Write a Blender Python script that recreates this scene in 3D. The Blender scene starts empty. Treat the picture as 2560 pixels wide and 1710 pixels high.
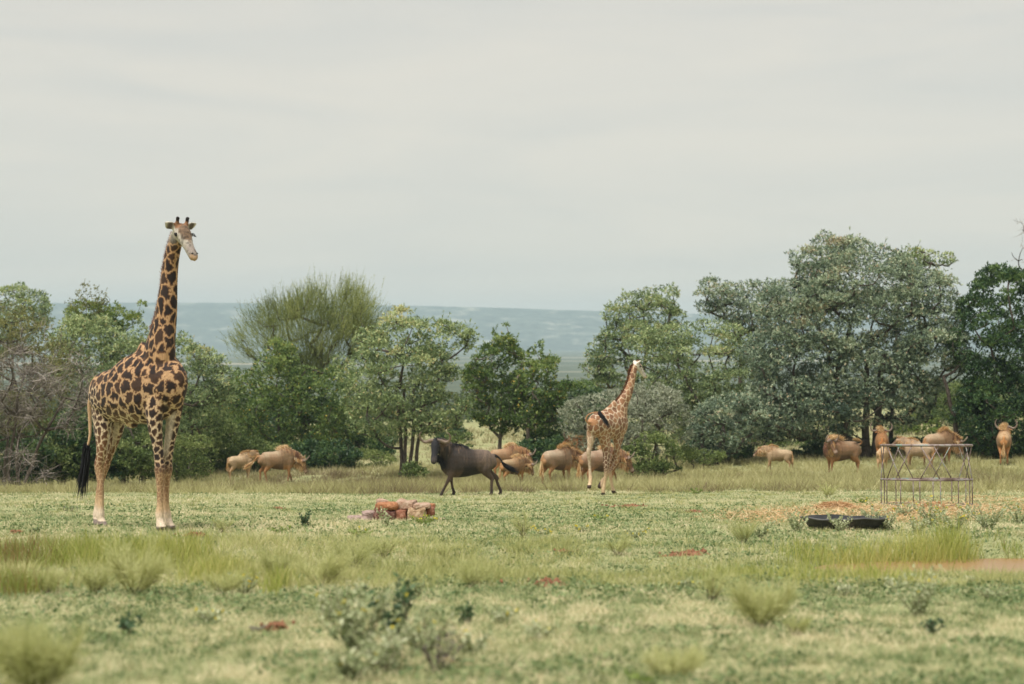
import bpy, math, random
import numpy as np
from mathutils import Vector

# ------------------------------------------------------------------ camera, sky, sun, exposure
scene = bpy.context.scene
F, CX, CY, CAMZ = 5000.0, 1280.0, 855.0, 3.0        # focal length in photo pixels, principal point, eye height
cam_data = bpy.data.cameras.new("camera")
cam = bpy.data.objects.new("camera", cam_data)
scene.collection.objects.link(cam)
cam.location = (0, 0, CAMZ)
cam.rotation_euler = (math.radians(90), 0, 0)
cam_data.sensor_width = 36.0
cam_data.lens = 36.0 * F / 2560.0
cam_data.clip_start = 0.1
cam_data.clip_end = 20000
cam_data.dof.use_dof = True
cam_data.dof.focus_distance = 40.0
cam_data.dof.aperture_fstop = 1.7
scene.camera = cam

SUN_EL, SUN_AZ = math.radians(62), math.radians(215)    # azimuth the light comes from, clockwise from +Y
world = bpy.data.worlds.new("World")
scene.world = world
world.use_nodes = True
wn, wl = world.node_tree.nodes, world.node_tree.links
wn.clear()
w_out = wn.new("ShaderNodeOutputWorld")
sky = wn.new("ShaderNodeTexSky")
sky.sky_type = 'NISHITA'
sky.sun_disc = False
sky.sun_elevation = SUN_EL
sky.sun_rotation = SUN_AZ
bg_sky = wn.new("ShaderNodeBackground")
bg_sky.inputs["Strength"].default_value = 0.06
wl.new(sky.outputs[0], bg_sky.inputs["Color"])
tc = wn.new("ShaderNodeTexCoord")
mp = wn.new("ShaderNodeMapping")
mp.inputs["Scale"].default_value = (5, 5, 34)
mp.inputs["Rotation"].default_value = (0, math.radians(1.2), 0)
wl.new(tc.outputs["Generated"], mp.inputs["Vector"])
nz = wn.new("ShaderNodeTexNoise")
nz.inputs["Scale"].default_value = 1.0
nz.inputs["Detail"].default_value = 6
nz.inputs["Roughness"].default_value = 0.52
nz.inputs["Distortion"].default_value = 0.6
wl.new(mp.outputs[0], nz.inputs["Vector"])
cr = wn.new("ShaderNodeValToRGB")
cr.color_ramp.elements[0].position = 0.34
cr.color_ramp.elements[0].color = (0.635, 0.615, 0.555, 1)
cr.color_ramp.elements[1].position = 0.66
cr.color_ramp.elements[1].color = (0.715, 0.668, 0.580, 1)
wl.new(nz.outputs["Fac"], cr.inputs["Fac"])
bg_cl = wn.new("ShaderNodeBackground")
bg_cl.inputs["Strength"].default_value = 0.362
wl.new(cr.outputs[0], bg_cl.inputs["Color"])
mixw = wn.new("ShaderNodeMixShader")
mixw.inputs[0].default_value = 0.93          # closed cloud cover over the clear sky
wl.new(bg_sky.outputs[0], mixw.inputs[1])
wl.new(bg_cl.outputs[0], mixw.inputs[2])
wl.new(mixw.outputs[0], w_out.inputs["Surface"])

sun_data = bpy.data.lights.new("sun", 'SUN')
sun_data.energy = 1.5
sun_data.angle = math.radians(24)
sun_data.color = (1.0, 0.95, 0.87)
sun = bpy.data.objects.new("sun", sun_data)
scene.collection.objects.link(sun)
_sd = Vector((math.sin(SUN_AZ) * math.cos(SUN_EL), math.cos(SUN_AZ) * math.cos(SUN_EL), math.sin(SUN_EL)))
sun.rotation_euler = _sd.to_track_quat('Z', 'Y').to_euler()

scene.view_settings.view_transform = 'Standard'
scene.view_settings.look = 'None'
scene.view_settings.gamma = 1.0
scene.view_settings.exposure = 1.6
scene.view_settings.use_curve_mapping = False
scene.cycles.max_bounces = 6
scene.cycles.diffuse_bounces = 3
scene.cycles.glossy_bounces = 2
scene.cycles.transmission_bounces = 3
scene.cycles.transparent_max_bounces = 6
scene.cycles.use_denoising = True
scene.cycles.caustics_reflective = False
scene.cycles.caustics_refractive = False

# ------------------------------------------------------------------ helpers
rng = np.random.default_rng(7)
S = 2560.0 / 2347.0                       # outlines below were read on a 2347 px wide view of the photograph

def nrm(v):
    v = np.asarray(v, float)
    return v / np.maximum(np.linalg.norm(v, axis=-1, keepdims=True), 1e-9)

def smooth(a, b, x):
    t = np.clip((np.asarray(x, float) - a) / (b - a), 0, 1)
    return t * t * (3 - 2 * t)

def _hash(ix, iy, iz, seed):
    h = (ix.astype(np.int64) * 374761393 + iy.astype(np.int64) * 668265263 + iz.astype(np.int64) * 2147483647 + seed * 1274126177)
    h = (h ^ (h >> 13)) * 1274126177
    h = h ^ (h >> 16)
    return (h & 0xFFFFFF) / float(0xFFFFFF)

def vnoise(p, scale=1.0, seed=0):
    """value noise in 0..1 at points p (N,3)"""
    p = np.asarray(p, float) * scale
    i = np.floor(p).astype(np.int64)
    f = p - i
    f = f * f * (3 - 2 * f)
    r = np.zeros(len(p))
    for dx in (0, 1):
        for dy in (0, 1):
            for dz in (0, 1):
                w = (f[:, 0] if dx else 1 - f[:, 0]) * (f[:, 1] if dy else 1 - f[:, 1]) * (f[:, 2] if dz else 1 - f[:, 2])
                r += w * _hash(i[:, 0] + dx, i[:, 1] + dy, i[:, 2] + dz, seed)
    return r

def fbm(p, scale=1.0, seed=0, oct=3):
    r, a, t = 0, 1.0, 0
    for k in range(oct):
        r = r + a * vnoise(p, scale * 2 ** k, seed + k)
        t += a
        a *= 0.5
    return r / t

# ground height ------------------------------------------------------------
_pd = np.array([-60, 0, 12, 20, 32, 46, 57, 73, 80, 90, 100, 120, 150, 200, 400, 1000, 2000, 9000], float)
_pz = np.array([4.5, 1.55, 1.03, .62, 0, -.78, -1.37, -2.25, -2.5, -2.6, -2.42, -2.3, -2.7, -6, -13, -18, -20, -20], float)
_td = np.concatenate([np.arange(-60, 260, 0.5), np.linspace(260, 9000, 900)])
_tz = np.interp(_td, _pd, _pz)
_k = np.hanning(13); _k /= _k.sum()
_n0 = 640
_sm = np.convolve(np.pad(_tz[:_n0], 6, mode='edge'), _k, 'valid')
_tz[8:_n0 - 8] = _sm[8:_n0 - 8]
WATER_Z = 0.385

def gz(x, y, rough=True):
    x = np.atleast_1d(np.asarray(x, float)); y = np.atleast_1d(np.asarray(y, float))
    z = np.interp(y, _td, _tz)
    z = z + 0.027 * np.clip(x, -30, 30) * smooth(55, 85, y) * (1 - smooth(150, 300, y))
    z = z - 0.16 * np.exp(-((y - 22.8 + 0.05 * x) / 1.4) ** 2)                    # shallow ditch across the meadow
    z = z + 0.20 * np.exp(-((y - 25.3) / 0.8) ** 2) * smooth(4.5, 6.5, x)         # bank behind the pond
    q = ((x - 8.0) / 4.2) ** 2 + ((y - 23.1) / 1.05) ** 2
    w = 1 - smooth(0.7, 1.25, q)
    z = z * (1 - w) + w * (WATER_Z - 0.22)
    if rough:
        p = np.stack([x, y, 0 * x], 1)
        near = 1 - smooth(150, 400, y)
        z = z + near * (0.05 * (fbm(p, 0.35, 3) - 0.5) * 2 + 0.035 * (vnoise(p, 1.7, 9) - 0.5) * 2) * (1 - w)
    return z

def G(x, y):
    return float(gz(x, y)[0])

def at(px, d):
    """point of the ground under photo column px at distance d"""
    x = (px - CX) / F * d
    return np.array([x, d, G(x, d)])

def hit(px, py):
    """ground point seen at photo pixel px, py"""
    ds = np.arange(6, 130, 0.1)
    xs = (px - CX) / F * ds
    zs = CAMZ - (py - CY) / F * ds
    below = np.nonzero(zs <= gz(xs, ds))[0]
    d = ds[below[0]] if len(below) else 120.0
    return at(px, d)

# mesh builders -------------------------------------------------------------
def mk_mesh(name, V, Q=None, T=None, smooth_shade=False, face_v=None, col=None):
    V = np.ascontiguousarray(V, np.float32)
    Q = np.zeros((0, 4), np.int32) if Q is None or len(Q) == 0 else np.asarray(Q, np.int32)
    T = np.zeros((0, 3), np.int32) if T is None or len(T) == 0 else np.asarray(T, np.int32)
    me = bpy.data.meshes.new(name)
    me.vertices.add(len(V)); me.vertices.foreach_set("co", V.ravel())
    nl = Q.size + T.size
    me.loops.add(nl)
    me.loops.foreach_set("vertex_index", np.concatenate([Q.ravel(), T.ravel()]).astype(np.int32))
    me.polygons.add(len(Q) + len(T))
    st = np.concatenate([np.arange(len(Q)) * 4, Q.size + np.arange(len(T)) * 3]).astype(np.int32)
    me.polygons.foreach_set("loop_start", st)
    if smooth_shade:
        me.polygons.foreach_set("use_smooth", np.ones(len(Q) + len(T), bool))
    me.update(calc_edges=True)
    if face_v is not None:
        a = me.attributes.new("v", 'FLOAT', 'FACE')
        a.data.foreach_set("value", np.asarray(face_v, np.float32))
    if col is not None:
        a = me.attributes.new("col", 'FLOAT_COLOR', 'POINT')
        c = np.concatenate([np.asarray(col, np.float32), np.ones((len(col), 1), np.float32)], 1)
        a.data.foreach_set("color", c.ravel())
    return me

def obj(name, me, mat=None, parent=None, loc=(0, 0, 0)):
    o = bpy.data.objects.new(name, me)
    scene.collection.objects.link(o)
    o.location = tuple(float(c) for c in loc)
    if mat is not None:
        me.materials.append(mat)
    if parent is not None:
        o.parent = parent
    return o

def tag(o, label, cat, group=None, kind=None):
    o["label"] = label
    if cat: o["category"] = cat
    if group: o["group"] = group
    if kind: o["kind"] = kind
    return o

def thing(name, label, cat, loc, group=None, rz=0.0):
    o = bpy.data.objects.new(name, None)
    o.empty_display_size = 0.2
    scene.collection.objects.link(o)
    o.location = tuple(float(c) for c in loc)
    o.rotation_euler = (0, 0, rz)
    return tag(o, label, cat, group)

FINE = {'crown', 'twigs', 'dead_twigs', 'foliage', 'stems', 'flowers', 'mane', 'mane_lock', 'beard', 'tail_tuft', 'eyelash'}
class Geo:
    """collects vertices, quads and triangles with one value for each face"""
    def __init__(s): s.V, s.Q, s.T, s.qv, s.tv, s.n = [], [], [], [], [], 0
    def add(s, V, Q=None, T=None, qv=None, tv=None):
        V = np.asarray(V, float).reshape(-1, 3)
        if Q is not None and len(Q):
            Q = np.asarray(Q) + s.n; s.Q.append(Q); s.qv.append(np.full(len(Q), .5) if qv is None else np.broadcast_to(qv, len(Q)))
        if T is not None and len(T):
            T = np.asarray(T) + s.n; s.T.append(T); s.tv.append(np.full(len(T), .5) if tv is None else np.broadcast_to(tv, len(T)))
        s.V.append(V); s.n += len(V)
    def build(s, name, mat, parent=None, loc=(0, 0, 0), smooth_shade=False, local=None):
        V = np.concatenate(s.V)
        if local is not None: V = V - np.asarray(local)
        Q = np.concatenate(s.Q) if s.Q else None
        T = np.concatenate(s.T) if s.T else None
        fv = np.concatenate((s.qv if s.Q else []) + (s.tv if s.T else []))
        o = obj(name, mk_mesh(name, V, Q, T, smooth_shade, fv), mat, parent, loc)
        if parent is not None and name in FINE: o["kind"] = "stuff"      # leaves, hairs and threads too small to pick apart
        return o

def leaves(g, P, D, L, W, v, r, tri=False):
    """diamond leaves from points P along D"""
    n = len(P)
    D = nrm(D)
    side = nrm(np.cross(D, r.normal(size=(n, 3))))
    nor = np.cross(D, side)
    L = np.broadcast_to(L, n)[:, None]; W = np.broadcast_to(W, n)[:, None]
    if tri:
        q = P + D * L * .12
        g.add(np.stack([q - side * W * .5, q + side * W * .5, P + D * L * 1.08], 1), T=np.arange(n * 3).reshape(n, 3), tv=v)
        return
    mid = P + D * L * 0.45 + nor * L * 0.06
    V = np.stack([P, mid + side * W * .5, P + D * L, mid - side * W * .5], 1)
    g.add(V, Q=np.arange(n * 4).reshape(n, 4), qv=v)

def ribbons(g, P, D, L, W, v, r, bend=None, seg=2):
    """thin tapering ribbons from P along D, bent by vector bend at the tip"""
    n = len(P)
    if n == 0: return
    D = nrm(D)
    side = nrm(np.cross(D, r.normal(size=(n, 3))))
    L = np.broadcast_to(L, n)[:, None]; W = np.broadcast_to(W, n)[:, None]
    B = np.zeros((n, 3)) if bend is None else np.broadcast_to(bend, (n, 3))
    rows = []
    for k in range(seg):
        t = k / seg
        c = P + D * L * t + B * L * t * t
        w = W * (1 - 0.55 * t) * .5
        rows += [c - side * w, c + side * w]
    rows.append(P + D * L + B * L)
    m = 2 * seg + 1
    V = np.stack(rows, 1)
    base = np.arange(n)[:, None] * m
    Q = np.concatenate([base + np.array([2 * k, 2 * k + 1, 2 * k + 3, 2 * k + 2]) for k in range(seg - 1)], 0) if seg > 1 else None
    T = base + np.array([2 * seg - 2, 2 * seg - 1, 2 * seg])
    v = np.broadcast_to(v, n)
    g.add(V, Q=Q, T=T, qv=np.tile(v, seg - 1) if seg > 1 else None, tv=v)

def tube(g, pts, rad, sides=6, v=.5):
    pts = np.asarray(pts, float); m = len(pts)
    rad = np.broadcast_to(rad, m)
    t = nrm(np.gradient(pts, axis=0))
    ref = np.where(np.abs(t[:, 2:3]) > .9, np.array([[1., 0, 0]]), np.array([[0, 0, 1.]]))
    ref = np.broadcast_to(ref[m // 2], (m, 3))
    a = nrm(np.cross(t, ref)); b = np.cross(t, a)
    th = np.arange(sides) / sides * 2 * np.pi
    V = pts[:, None] + rad[:, None, None] * (np.cos(th)[None, :, None] * a[:, None] + np.sin(th)[None, :, None] * b[:, None])
    V = V.reshape(-1, 3)
    i = np.arange(m - 1)[:, None] * sides; j = np.arange(sides)[None]; jn = (j + 1) % sides
    Q = np.stack([i + j, i + jn, i + sides + jn, i + sides + j], -1).reshape(-1, 4)
    V = np.concatenate([V, pts[:1], pts[-1:]])
    e = m * sides
    j = np.arange(sides); jn = (j + 1) % sides
    T = np.concatenate([np.stack([jn, j, np.full(sides, e)], 1), np.stack([(m - 1) * sides + j, (m - 1) * sides + jn, np.full(sides, e + 1)], 1)])
    g.add(V, Q=Q, T=T, qv=v, tv=v)

def crom(P, sub):
    """Catmull-Rom through rows of P"""
    P = np.asarray(P, float)
    A = np.concatenate([2 * P[:1] - P[1:2], P, 2 * P[-1:] - P[-2:-1]])
    out = []
    for i in range(1, len(A) - 2):
        for k in range(sub):
            t = k / sub
            p0, p1, p2, p3 = A[i - 1], A[i], A[i + 1], A[i + 2]
            out.append(.5 * (2 * p1 + (p2 - p0) * t + (2 * p0 - 5 * p1 + 4 * p2 - p3) * t * t + (3 * p1 - p0 - 3 * p2 + p3) * t ** 3))
    out.append(A[-2])
    return np.array(out)

# materials -------------------------------------------------------------------
def new_mat(name):
    m = bpy.data.materials.new(name); m.use_nodes = True
    nt = m.node_tree
    b = nt.nodes["Principled BSDF"]
    b.inputs["Roughness"].default_value = 0.85
    b.inputs["Specular IOR Level"].default_value = 0.2
    return m, nt, b

def ramp(nt, cols, pos=None):
    r = nt.nodes.new("ShaderNodeValToRGB")
    e = r.color_ramp.elements
    pos = pos or [k / (len(cols) - 1) for k in range(len(cols))]
    while len(e) < len(cols): e.new(0.5)
    for k, c in enumerate(cols):
        e[k].position = pos[k]; e[k].color = (*c, 1)
    return r

def plant_mat(name, cols, pos=None, trans=0.25, rough=0.6, spec=0.25):
    """colour by the face value v; a share of light passes through"""
    m, nt, b = new_mat(name)
    at_ = nt.nodes.new("ShaderNodeAttribute"); at_.attribute_name = "v"
    r = ramp(nt, cols, pos)
    nt.links.new(at_.outputs["Fac"], r.inputs[0])
    nt.links.new(r.outputs[0], b.inputs["Base Color"])
    b.inputs["Roughness"].default_value = rough
    b.inputs["Specular IOR Level"].default_value = spec
    if trans > 0:
        tr = nt.nodes.new("ShaderNodeBsdfTranslucent")
        nt.links.new(r.outputs[0], tr.inputs["Color"])
        mx = nt.nodes.new("ShaderNodeMixShader"); mx.inputs[0].default_value = trans
        out = nt.nodes["Material Output"]
        nt.links.new(b.outputs[0], mx.inputs[1]); nt.links.new(tr.outputs[0], mx.inputs[2])
        nt.links.new(mx.outputs[0], out.inputs["Surface"])
    return m

def noise_mat(name, cols, scale=8, pos=None, rough=.9, detail=6, bump=0.0, bscale=None, stretch=(1, 1, 1), spec=.2):
    m, nt, b = new_mat(name)
    t = nt.nodes.new("ShaderNodeTexCoord"); mp = nt.nodes.new("ShaderNodeMapping")
    mp.inputs["Scale"].default_value = stretch
    nt.links.new(t.outputs["Object"], mp.inputs[0])
    n = nt.nodes.new("ShaderNodeTexNoise"); n.inputs["Scale"].default_value = scale; n.inputs["Detail"].default_value = detail
    n.inputs["Roughness"].default_value = .65
    nt.links.new(mp.outputs[0], n.inputs["Vector"])
    r = ramp(nt, cols, pos); nt.links.new(n.outputs["Fac"], r.inputs[0])
    nt.links.new(r.outputs[0], b.inputs["Base Color"])
    b.inputs["Roughness"].default_value = rough
    b.inputs["Specular IOR Level"].default_value = spec
    if bump:
        n2 = nt.nodes.new("ShaderNodeTexNoise"); n2.inputs["Scale"].default_value = bscale or scale * 3; n2.inputs["Detail"].default_value = 5
        nt.links.new(mp.outputs[0], n2.inputs["Vector"])
        bp = nt.nodes.new("ShaderNodeBump"); bp.inputs["Strength"].default_value = bump; bp.inputs["Distance"].default_value = .05
        nt.links.new(n2.outputs["Fac"], bp.inputs["Height"]); nt.links.new(bp.outputs[0], b.inputs["Normal"])
    return m

def coat_mat(name, rough=.75, spec=.25, bump=.25, sheen=.04):
    """animal coat: colour stored on the vertices, fine hair relief"""
    m, nt, b = new_mat(name)
    a = nt.nodes.new("ShaderNodeAttribute"); a.attribute_name = "col"
    t = nt.nodes.new("ShaderNodeTexCoord"); mp = nt.nodes.new("ShaderNodeMapping"); mp.inputs["Scale"].default_value = (1, 1, .35)
    nt.links.new(t.outputs["Object"], mp.inputs[0])
    n = nt.nodes.new("ShaderNodeTexNoise"); n.inputs["Scale"].default_value = 60; n.inputs["Detail"].default_value = 3
    nt.links.new(mp.outputs[0], n.inputs["Vector"])
    hs = nt.nodes.new("ShaderNodeMixRGB"); hs.blend_type = 'MULTIPLY'; hs.inputs[0].default_value = 1
    r = ramp(nt, [(.72, .72, .72), (1.2, 1.2, 1.2)], [.3, .7]); nt.links.new(n.outputs["Fac"], r.inputs[0])
    nt.links.new(a.outputs["Color"], hs.inputs[1]); nt.links.new(r.outputs[0], hs.inputs[2])
    nt.links.new(hs.outputs[0], b.inputs["Base Color"])
    b.inputs["Roughness"].default_value = rough; b.inputs["Specular IOR Level"].default_value = spec
    b.inputs["Sheen Weight"].default_value = sheen
    bp = nt.nodes.new("ShaderNodeBump"); bp.inputs["Strength"].default_value = bump; bp.inputs["Distance"].default_value = .02
    nt.links.new(n.outputs["Fac"], bp.inputs["Height"]); nt.links.new(bp.outputs[0], b.inputs["Normal"])
    return m

def plain(name, c, rough=.7, spec=.3):
    return noise_mat(name, [tuple(x * .8 for x in c), tuple(min(1, x * 1.15) for x in c)], 25, rough=rough, spec=spec)
# ------------------------------------------------------------------ ground, valley, hills, pond
def ground_material():
    m, nt, b = new_mat("meadow_ground")
    N, L = nt.nodes, nt.links
    g = N.new("ShaderNodeNewGeometry")
    def noise(scale, detail=5, rough=.6, vec=None):
        n = N.new("ShaderNodeTexNoise"); n.inputs["Scale"].default_value = scale; n.inputs["Detail"].default_value = detail
        n.inputs["Roughness"].default_value = rough
        L.new(vec or g.outputs["Position"], n.inputs["Vector"]); return n.outputs["Fac"]
    def mix(fac, a, c):
        x = N.new("ShaderNodeMixRGB"); L.new(fac, x.inputs[0])
        for k, s in ((1, a), (2, c)):
            if isinstance(s, tuple): x.inputs[k].default_value = (*s, 1)
            else: L.new(s, x.inputs[k])
        return x.outputs[0]
    def rmp(src, p0, p1):
        r = ramp(nt, [(0, 0, 0), (1, 1, 1)], [p0, p1]); L.new(src, r.inputs[0]); return r.outputs[0]
    fine = ramp(nt, [(.085, .10, .045), (.27, .285, .14), (.49, .44, .28)], [.3, .5, .72]); L.new(noise(9, 8, .7), fine.inputs[0])
    patch = ramp(nt, [(.22, .265, .11), (.41, .37, .20)], [.35, .65]); L.new(noise(.45, 5), patch.inputs[0])
    half = N.new("ShaderNodeValue"); half.outputs[0].default_value = .5
    near = mix(half.outputs[0], fine.outputs[0], patch.outputs[0])
    soil = mix(rmp(noise(.8, 6, .62), .655, .70), near, (.24, .115, .065))
    # valley floor far off: bush country cut by pale fields, in long bands
    mp = N.new("ShaderNodeMapping"); mp.inputs["Scale"].default_value = (.0011, .0032, 0); L.new(g.outputs["Position"], mp.inputs[0])
    fields = rmp(noise(1.0, 4, .5, mp.outputs[0]), .56, .66)
    mp2 = N.new("ShaderNodeMapping"); mp2.inputs["Scale"].default_value = (.02, .05, 0); L.new(g.outputs["Position"], mp2.inputs[0])
    bush = ramp(nt, [(.045, .065, .04), (.12, .14, .085)], [.4, .65]); L.new(noise(1.0, 6, .7, mp2.outputs[0]), bush.inputs[0])
    far = mix(fields, bush.outputs[0], (.36, .33, .24))
    sp = N.new("ShaderNodeSeparateXYZ"); L.new(g.outputs["Position"], sp.inputs[0])
    mr = N.new("ShaderNodeMapRange"); mr.inputs[1].default_value = 170; mr.inputs[2].default_value = 420; L.new(sp.outputs["Y"], mr.inputs[0])
    L.new(mix(mr.outputs[0], soil, far), b.inputs["Base Color"])
    b.inputs["Roughness"].default_value = .95
    bp = N.new("ShaderNodeBump"); bp.inputs["Strength"].default_value = .5; bp.inputs["Distance"].default_value = .04
    L.new(noise(14, 6), bp.inputs["Height"]); L.new(bp.outputs[0], b.inputs["Normal"])
    return m

ys = list(np.arange(-30, 6, 2.0))
y = 6.0
while y < 200: ys.append(y); y += max(.2, .013 * y)
while y < 6000: ys.append(y); y *= 1.09
xh = list(np.arange(0.15, 10, .33)); x = xh[-1]
while x < 45: x += .9; xh.append(x)
while x < 4500: x *= 1.2; xh.append(x)
xs = np.array([-a for a in xh[::-1]] + xh); ys = np.array(ys)
XX, YY = np.meshgrid(xs, ys)
ZZ = gz(XX.ravel(), YY.ravel())
nx, ny = len(xs), len(ys)
idx = np.arange(nx * ny).reshape(ny, nx)
Qg = np.stack([idx[:-1, :-1], idx[:-1, 1:], idx[1:, 1:], idx[1:, :-1]], -1).reshape(-1, 4)
ground = obj("ground", mk_mesh("ground", np.stack([XX.ravel(), YY.ravel(), ZZ], 1), Qg, smooth_shade=True), ground_material())
tag(ground, "green and straw coloured meadow running down into a wide bush valley", "ground", kind="structure")

# long flat-topped ridge across the valley
hx = np.linspace(-4600, 4600, 240); ht = np.linspace(0, 1, 44)
HX, HT = np.meshgrid(hx, ht)
hp = np.stack([HX.ravel() * .001, HT.ravel() * 3, 0 * HX.ravel()], 1)
top = 118 - 0.021 * (HX + 1000) * smooth(-1300, 400, HX) - 12 * smooth(300, 2500, HX) + 4 * (fbm(hp * [1, 0, 0], 3.1, 5).reshape(HX.shape) - .5)
top = np.clip(top, 70, 130)
prof = smooth(0.02, .62, HT) * .82 + smooth(.55, .72, HT) * .18
gull = (fbm(hp, 2.2, 21, 4).reshape(HX.shape) - .5)
HZ = -22 + (top + 25) * np.clip(prof + gull * .22 * smooth(0, .3, HT) * (1 - smooth(.5, .75, HT)), 0, 1.0)
HYv = 5000 + HT * 1400 + gull * 200
nxh, nyh = len(hx), len(ht)
hi = np.arange(nxh * nyh).reshape(nyh, nxh)
Qh = np.stack([hi[:-1, :-1], hi[:-1, 1:], hi[1:, 1:], hi[1:, :-1]], -1).reshape(-1, 4)
def hill_material():
    m, nt, b = new_mat("hill_bush"); N, L = nt.nodes, nt.links
    g = N.new("ShaderNodeNewGeometry")
    def nz_(sc, mpv, d=6):
        mp = N.new("ShaderNodeMapping"); mp.inputs["Scale"].default_value = mpv; L.new(g.outputs["Position"], mp.inputs[0])
        n = N.new("ShaderNodeTexNoise"); n.inputs["Scale"].default_value = sc; n.inputs["Detail"].default_value = d; n.inputs["Roughness"].default_value = .68
        L.new(mp.outputs[0], n.inputs["Vector"]); return n.outputs["Fac"]
    a = ramp(nt, [(.02, .035, .035), (.06, .09, .08), (.58, .54, .46)], [.42, .54, .68]); L.new(nz_(1, (.011, .006, .05)), a.inputs[0])
    c = ramp(nt, [(.03, .05, .035), (.16, .18, .12)], [.42, .62]); L.new(nz_(1, (.035, .03, .09), 4), c.inputs[0])
    mx = N.new("ShaderNodeMixRGB"); mx.inputs[0].default_value = .5
    L.new(a.outputs[0], mx.inputs[1]); L.new(c.outputs[0], mx.inputs[2]); L.new(mx.outputs[0], b.inputs["Base Color"])
    b.inputs["Roughness"].default_value = 1
    return m
hills = obj("hills", mk_mesh("hills", np.stack([HX.ravel(), HYv.ravel(), HZ.ravel()], 1), Qh, smooth_shade=True), hill_material())
tag(hills, "long flat topped blue ridge across the valley", "hills", kind="structure")

# muddy pond
th = np.arange(64) / 64 * 2 * np.pi
pv = np.stack([8.0 + 4.5 * np.cos(th), 23.1 + 1.22 * np.sin(th), np.full(64, WATER_Z)], 1)
pv = np.concatenate([pv, [[8.0, 23.1, WATER_Z]]])
pT = np.stack([np.arange(64), (np.arange(64) + 1) % 64, np.full(64, 64)], 1)
wm, wnt, wb = new_mat("muddy_water")
wb.inputs["Base Color"].default_value = (.30, .18, .085, 1)
wb.inputs["Roughness"].default_value = .3
wb.inputs["Specular IOR Level"].default_value = .2
_n = wnt.nodes.new("ShaderNodeTexNoise"); _n.inputs["Scale"].default_value = 9; _n.inputs["Detail"].default_value = 3
_t = wnt.nodes.new("ShaderNodeNewGeometry"); wnt.links.new(_t.outputs["Position"], _n.inputs["Vector"])
_b = wnt.nodes.new("ShaderNodeBump"); _b.inputs["Strength"].default_value = .15; _b.inputs["Distance"].default_value = .02
wnt.links.new(_n.outputs["Fac"], _b.inputs["Height"]); wnt.links.new(_b.outputs[0], wb.inputs["Normal"])
pond = obj("pond_water", mk_mesh("pond_water", pv, None, pT), wm)
tag(pond, "brown muddy water of the small pond", "water", kind="structure")

# red earth showing through the turf: raised crumbs of soil
M_soil = noise_mat("red_soil", [(.15, .07, .04), (.27, .125, .07), (.38, .21, .13)], 14, [.3, .55, .75], bump=.6)
SOIL = []
def soil_patch(px, py, wpx, hpx, label):
    c = hit(px, py); s = c[1] / F
    rx = wpx * s / 2; ry = max(rx * .4, hpx * s / 2 / max(.06, (CAMZ - c[2]) / c[1]) * .5)
    SOIL.append((c[0], c[1], rx, ry))
    g = Geo(); r = np.random.default_rng(int(px))
    nr, na = 6, 26
    V = []
    for k in range(nr + 1):
        t = k / nr
        for a in range(na):
            an = a / na * 2 * np.pi
            rr = t * (0.45 + 1.0 * vnoise(np.array([[math.cos(an) * 2, math.sin(an) * 2, px]]), 2.3, 4)[0])
            x = c[0] + rx * rr * math.cos(an); yv = c[1] + ry * rr * math.sin(an)
            V.append((x, yv, G(x, yv) + .016 * (1 - t * t) * (1 + .9 * r.normal()) - .02 * t * t + .007))
    i = np.arange(nr)[:, None] * na; j = np.arange(na)[None]; jn = (j + 1) % na
    g.add(V, Q=np.stack([i + j, i + jn, i + na + jn, i + na + j], -1).reshape(-1, 4))
    for k in range(int(26)):
        an, rr = r.uniform(0, 6.28), abs(r.normal()) * .6
        x, yv = c[0] + rx * rr * math.cos(an), c[1] + ry * rr * math.sin(an)
        q = r.uniform(.012, .035)
        cc = np.array([x, yv, G(x, yv) + .03])
        o8 = np.array([[1, 0, 0], [-1, 0, 0], [0, 1, 0], [0, -1, 0], [0, 0, 1], [0, 0, -1]]) * q * r.uniform(.6, 1.3, (6, 1))
        g.add(cc + o8, T=[[0, 2, 4], [2, 1, 4], [1, 3, 4], [3, 0, 4], [2, 0, 5], [1, 2, 5], [3, 1, 5], [0, 3, 5]])
    o = g.build("soil_patch", M_soil, loc=c, local=c)
    tag(o, label, "soil", kind="structure")
soil_patch(490, 1341, 75, 18, "crumbled red earth beside the standing giraffe's front hooves")
soil_patch(700, 1274, 32, 7, "small scrape of red earth behind the dark green sprigs")
soil_patch(1372, 1462, 120, 52, "largest bare patch of red earth in the ditch")
soil_patch(1410, 1384, 70, 12, "bare red earth strip above the largest patch")
soil_patch(1565, 1267, 130, 8, "long flat scrape of reddish earth in the short turf")
soil_patch(1735, 1281, 60, 6, "thin reddish scrape short of the strewn straw")
soil_patch(690, 1571, 80, 26, "red earth scrape in the out of focus turf")
soil_patch(1715, 1388, 150, 12, "reddish earth streak at the edge of the green reeds")
soil_patch(40, 1334, 40, 6, "small reddish scrape near the brown reeds")

# ------------------------------------------------------------------ haze: the blue air over the valley
hv = np.array([[x, y, z] for x in (-5600, 5600) for y in (-45, 6650) for z in (-46, 127)], float)
hq = [[0, 1, 3, 2], [4, 6, 7, 5], [0, 4, 5, 1], [2, 3, 7, 6], [0, 2, 6, 4], [1, 5, 7, 3]]
hm = bpy.data.materials.new("valley_haze"); hm.use_nodes = True
hm.node_tree.nodes.clear()
_o = hm.node_tree.nodes.new("ShaderNodeOutputMaterial")
_v = hm.node_tree.nodes.new("ShaderNodeVolumePrincipled")
_v.inputs["Color"].default_value = (.69, .90, 1.0, 1)
_v.inputs["Density"].default_value = 0.00019
_v.inputs["Anisotropy"].default_value = 0.0
hm.node_tree.links.new(_v.outputs[0], _o.inputs["Volume"])
haze = obj("haze", mk_mesh("haze", hv, hq), hm)
tag(haze, "pale blue haze hanging over the far valley", "haze", kind="stuff")

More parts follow.
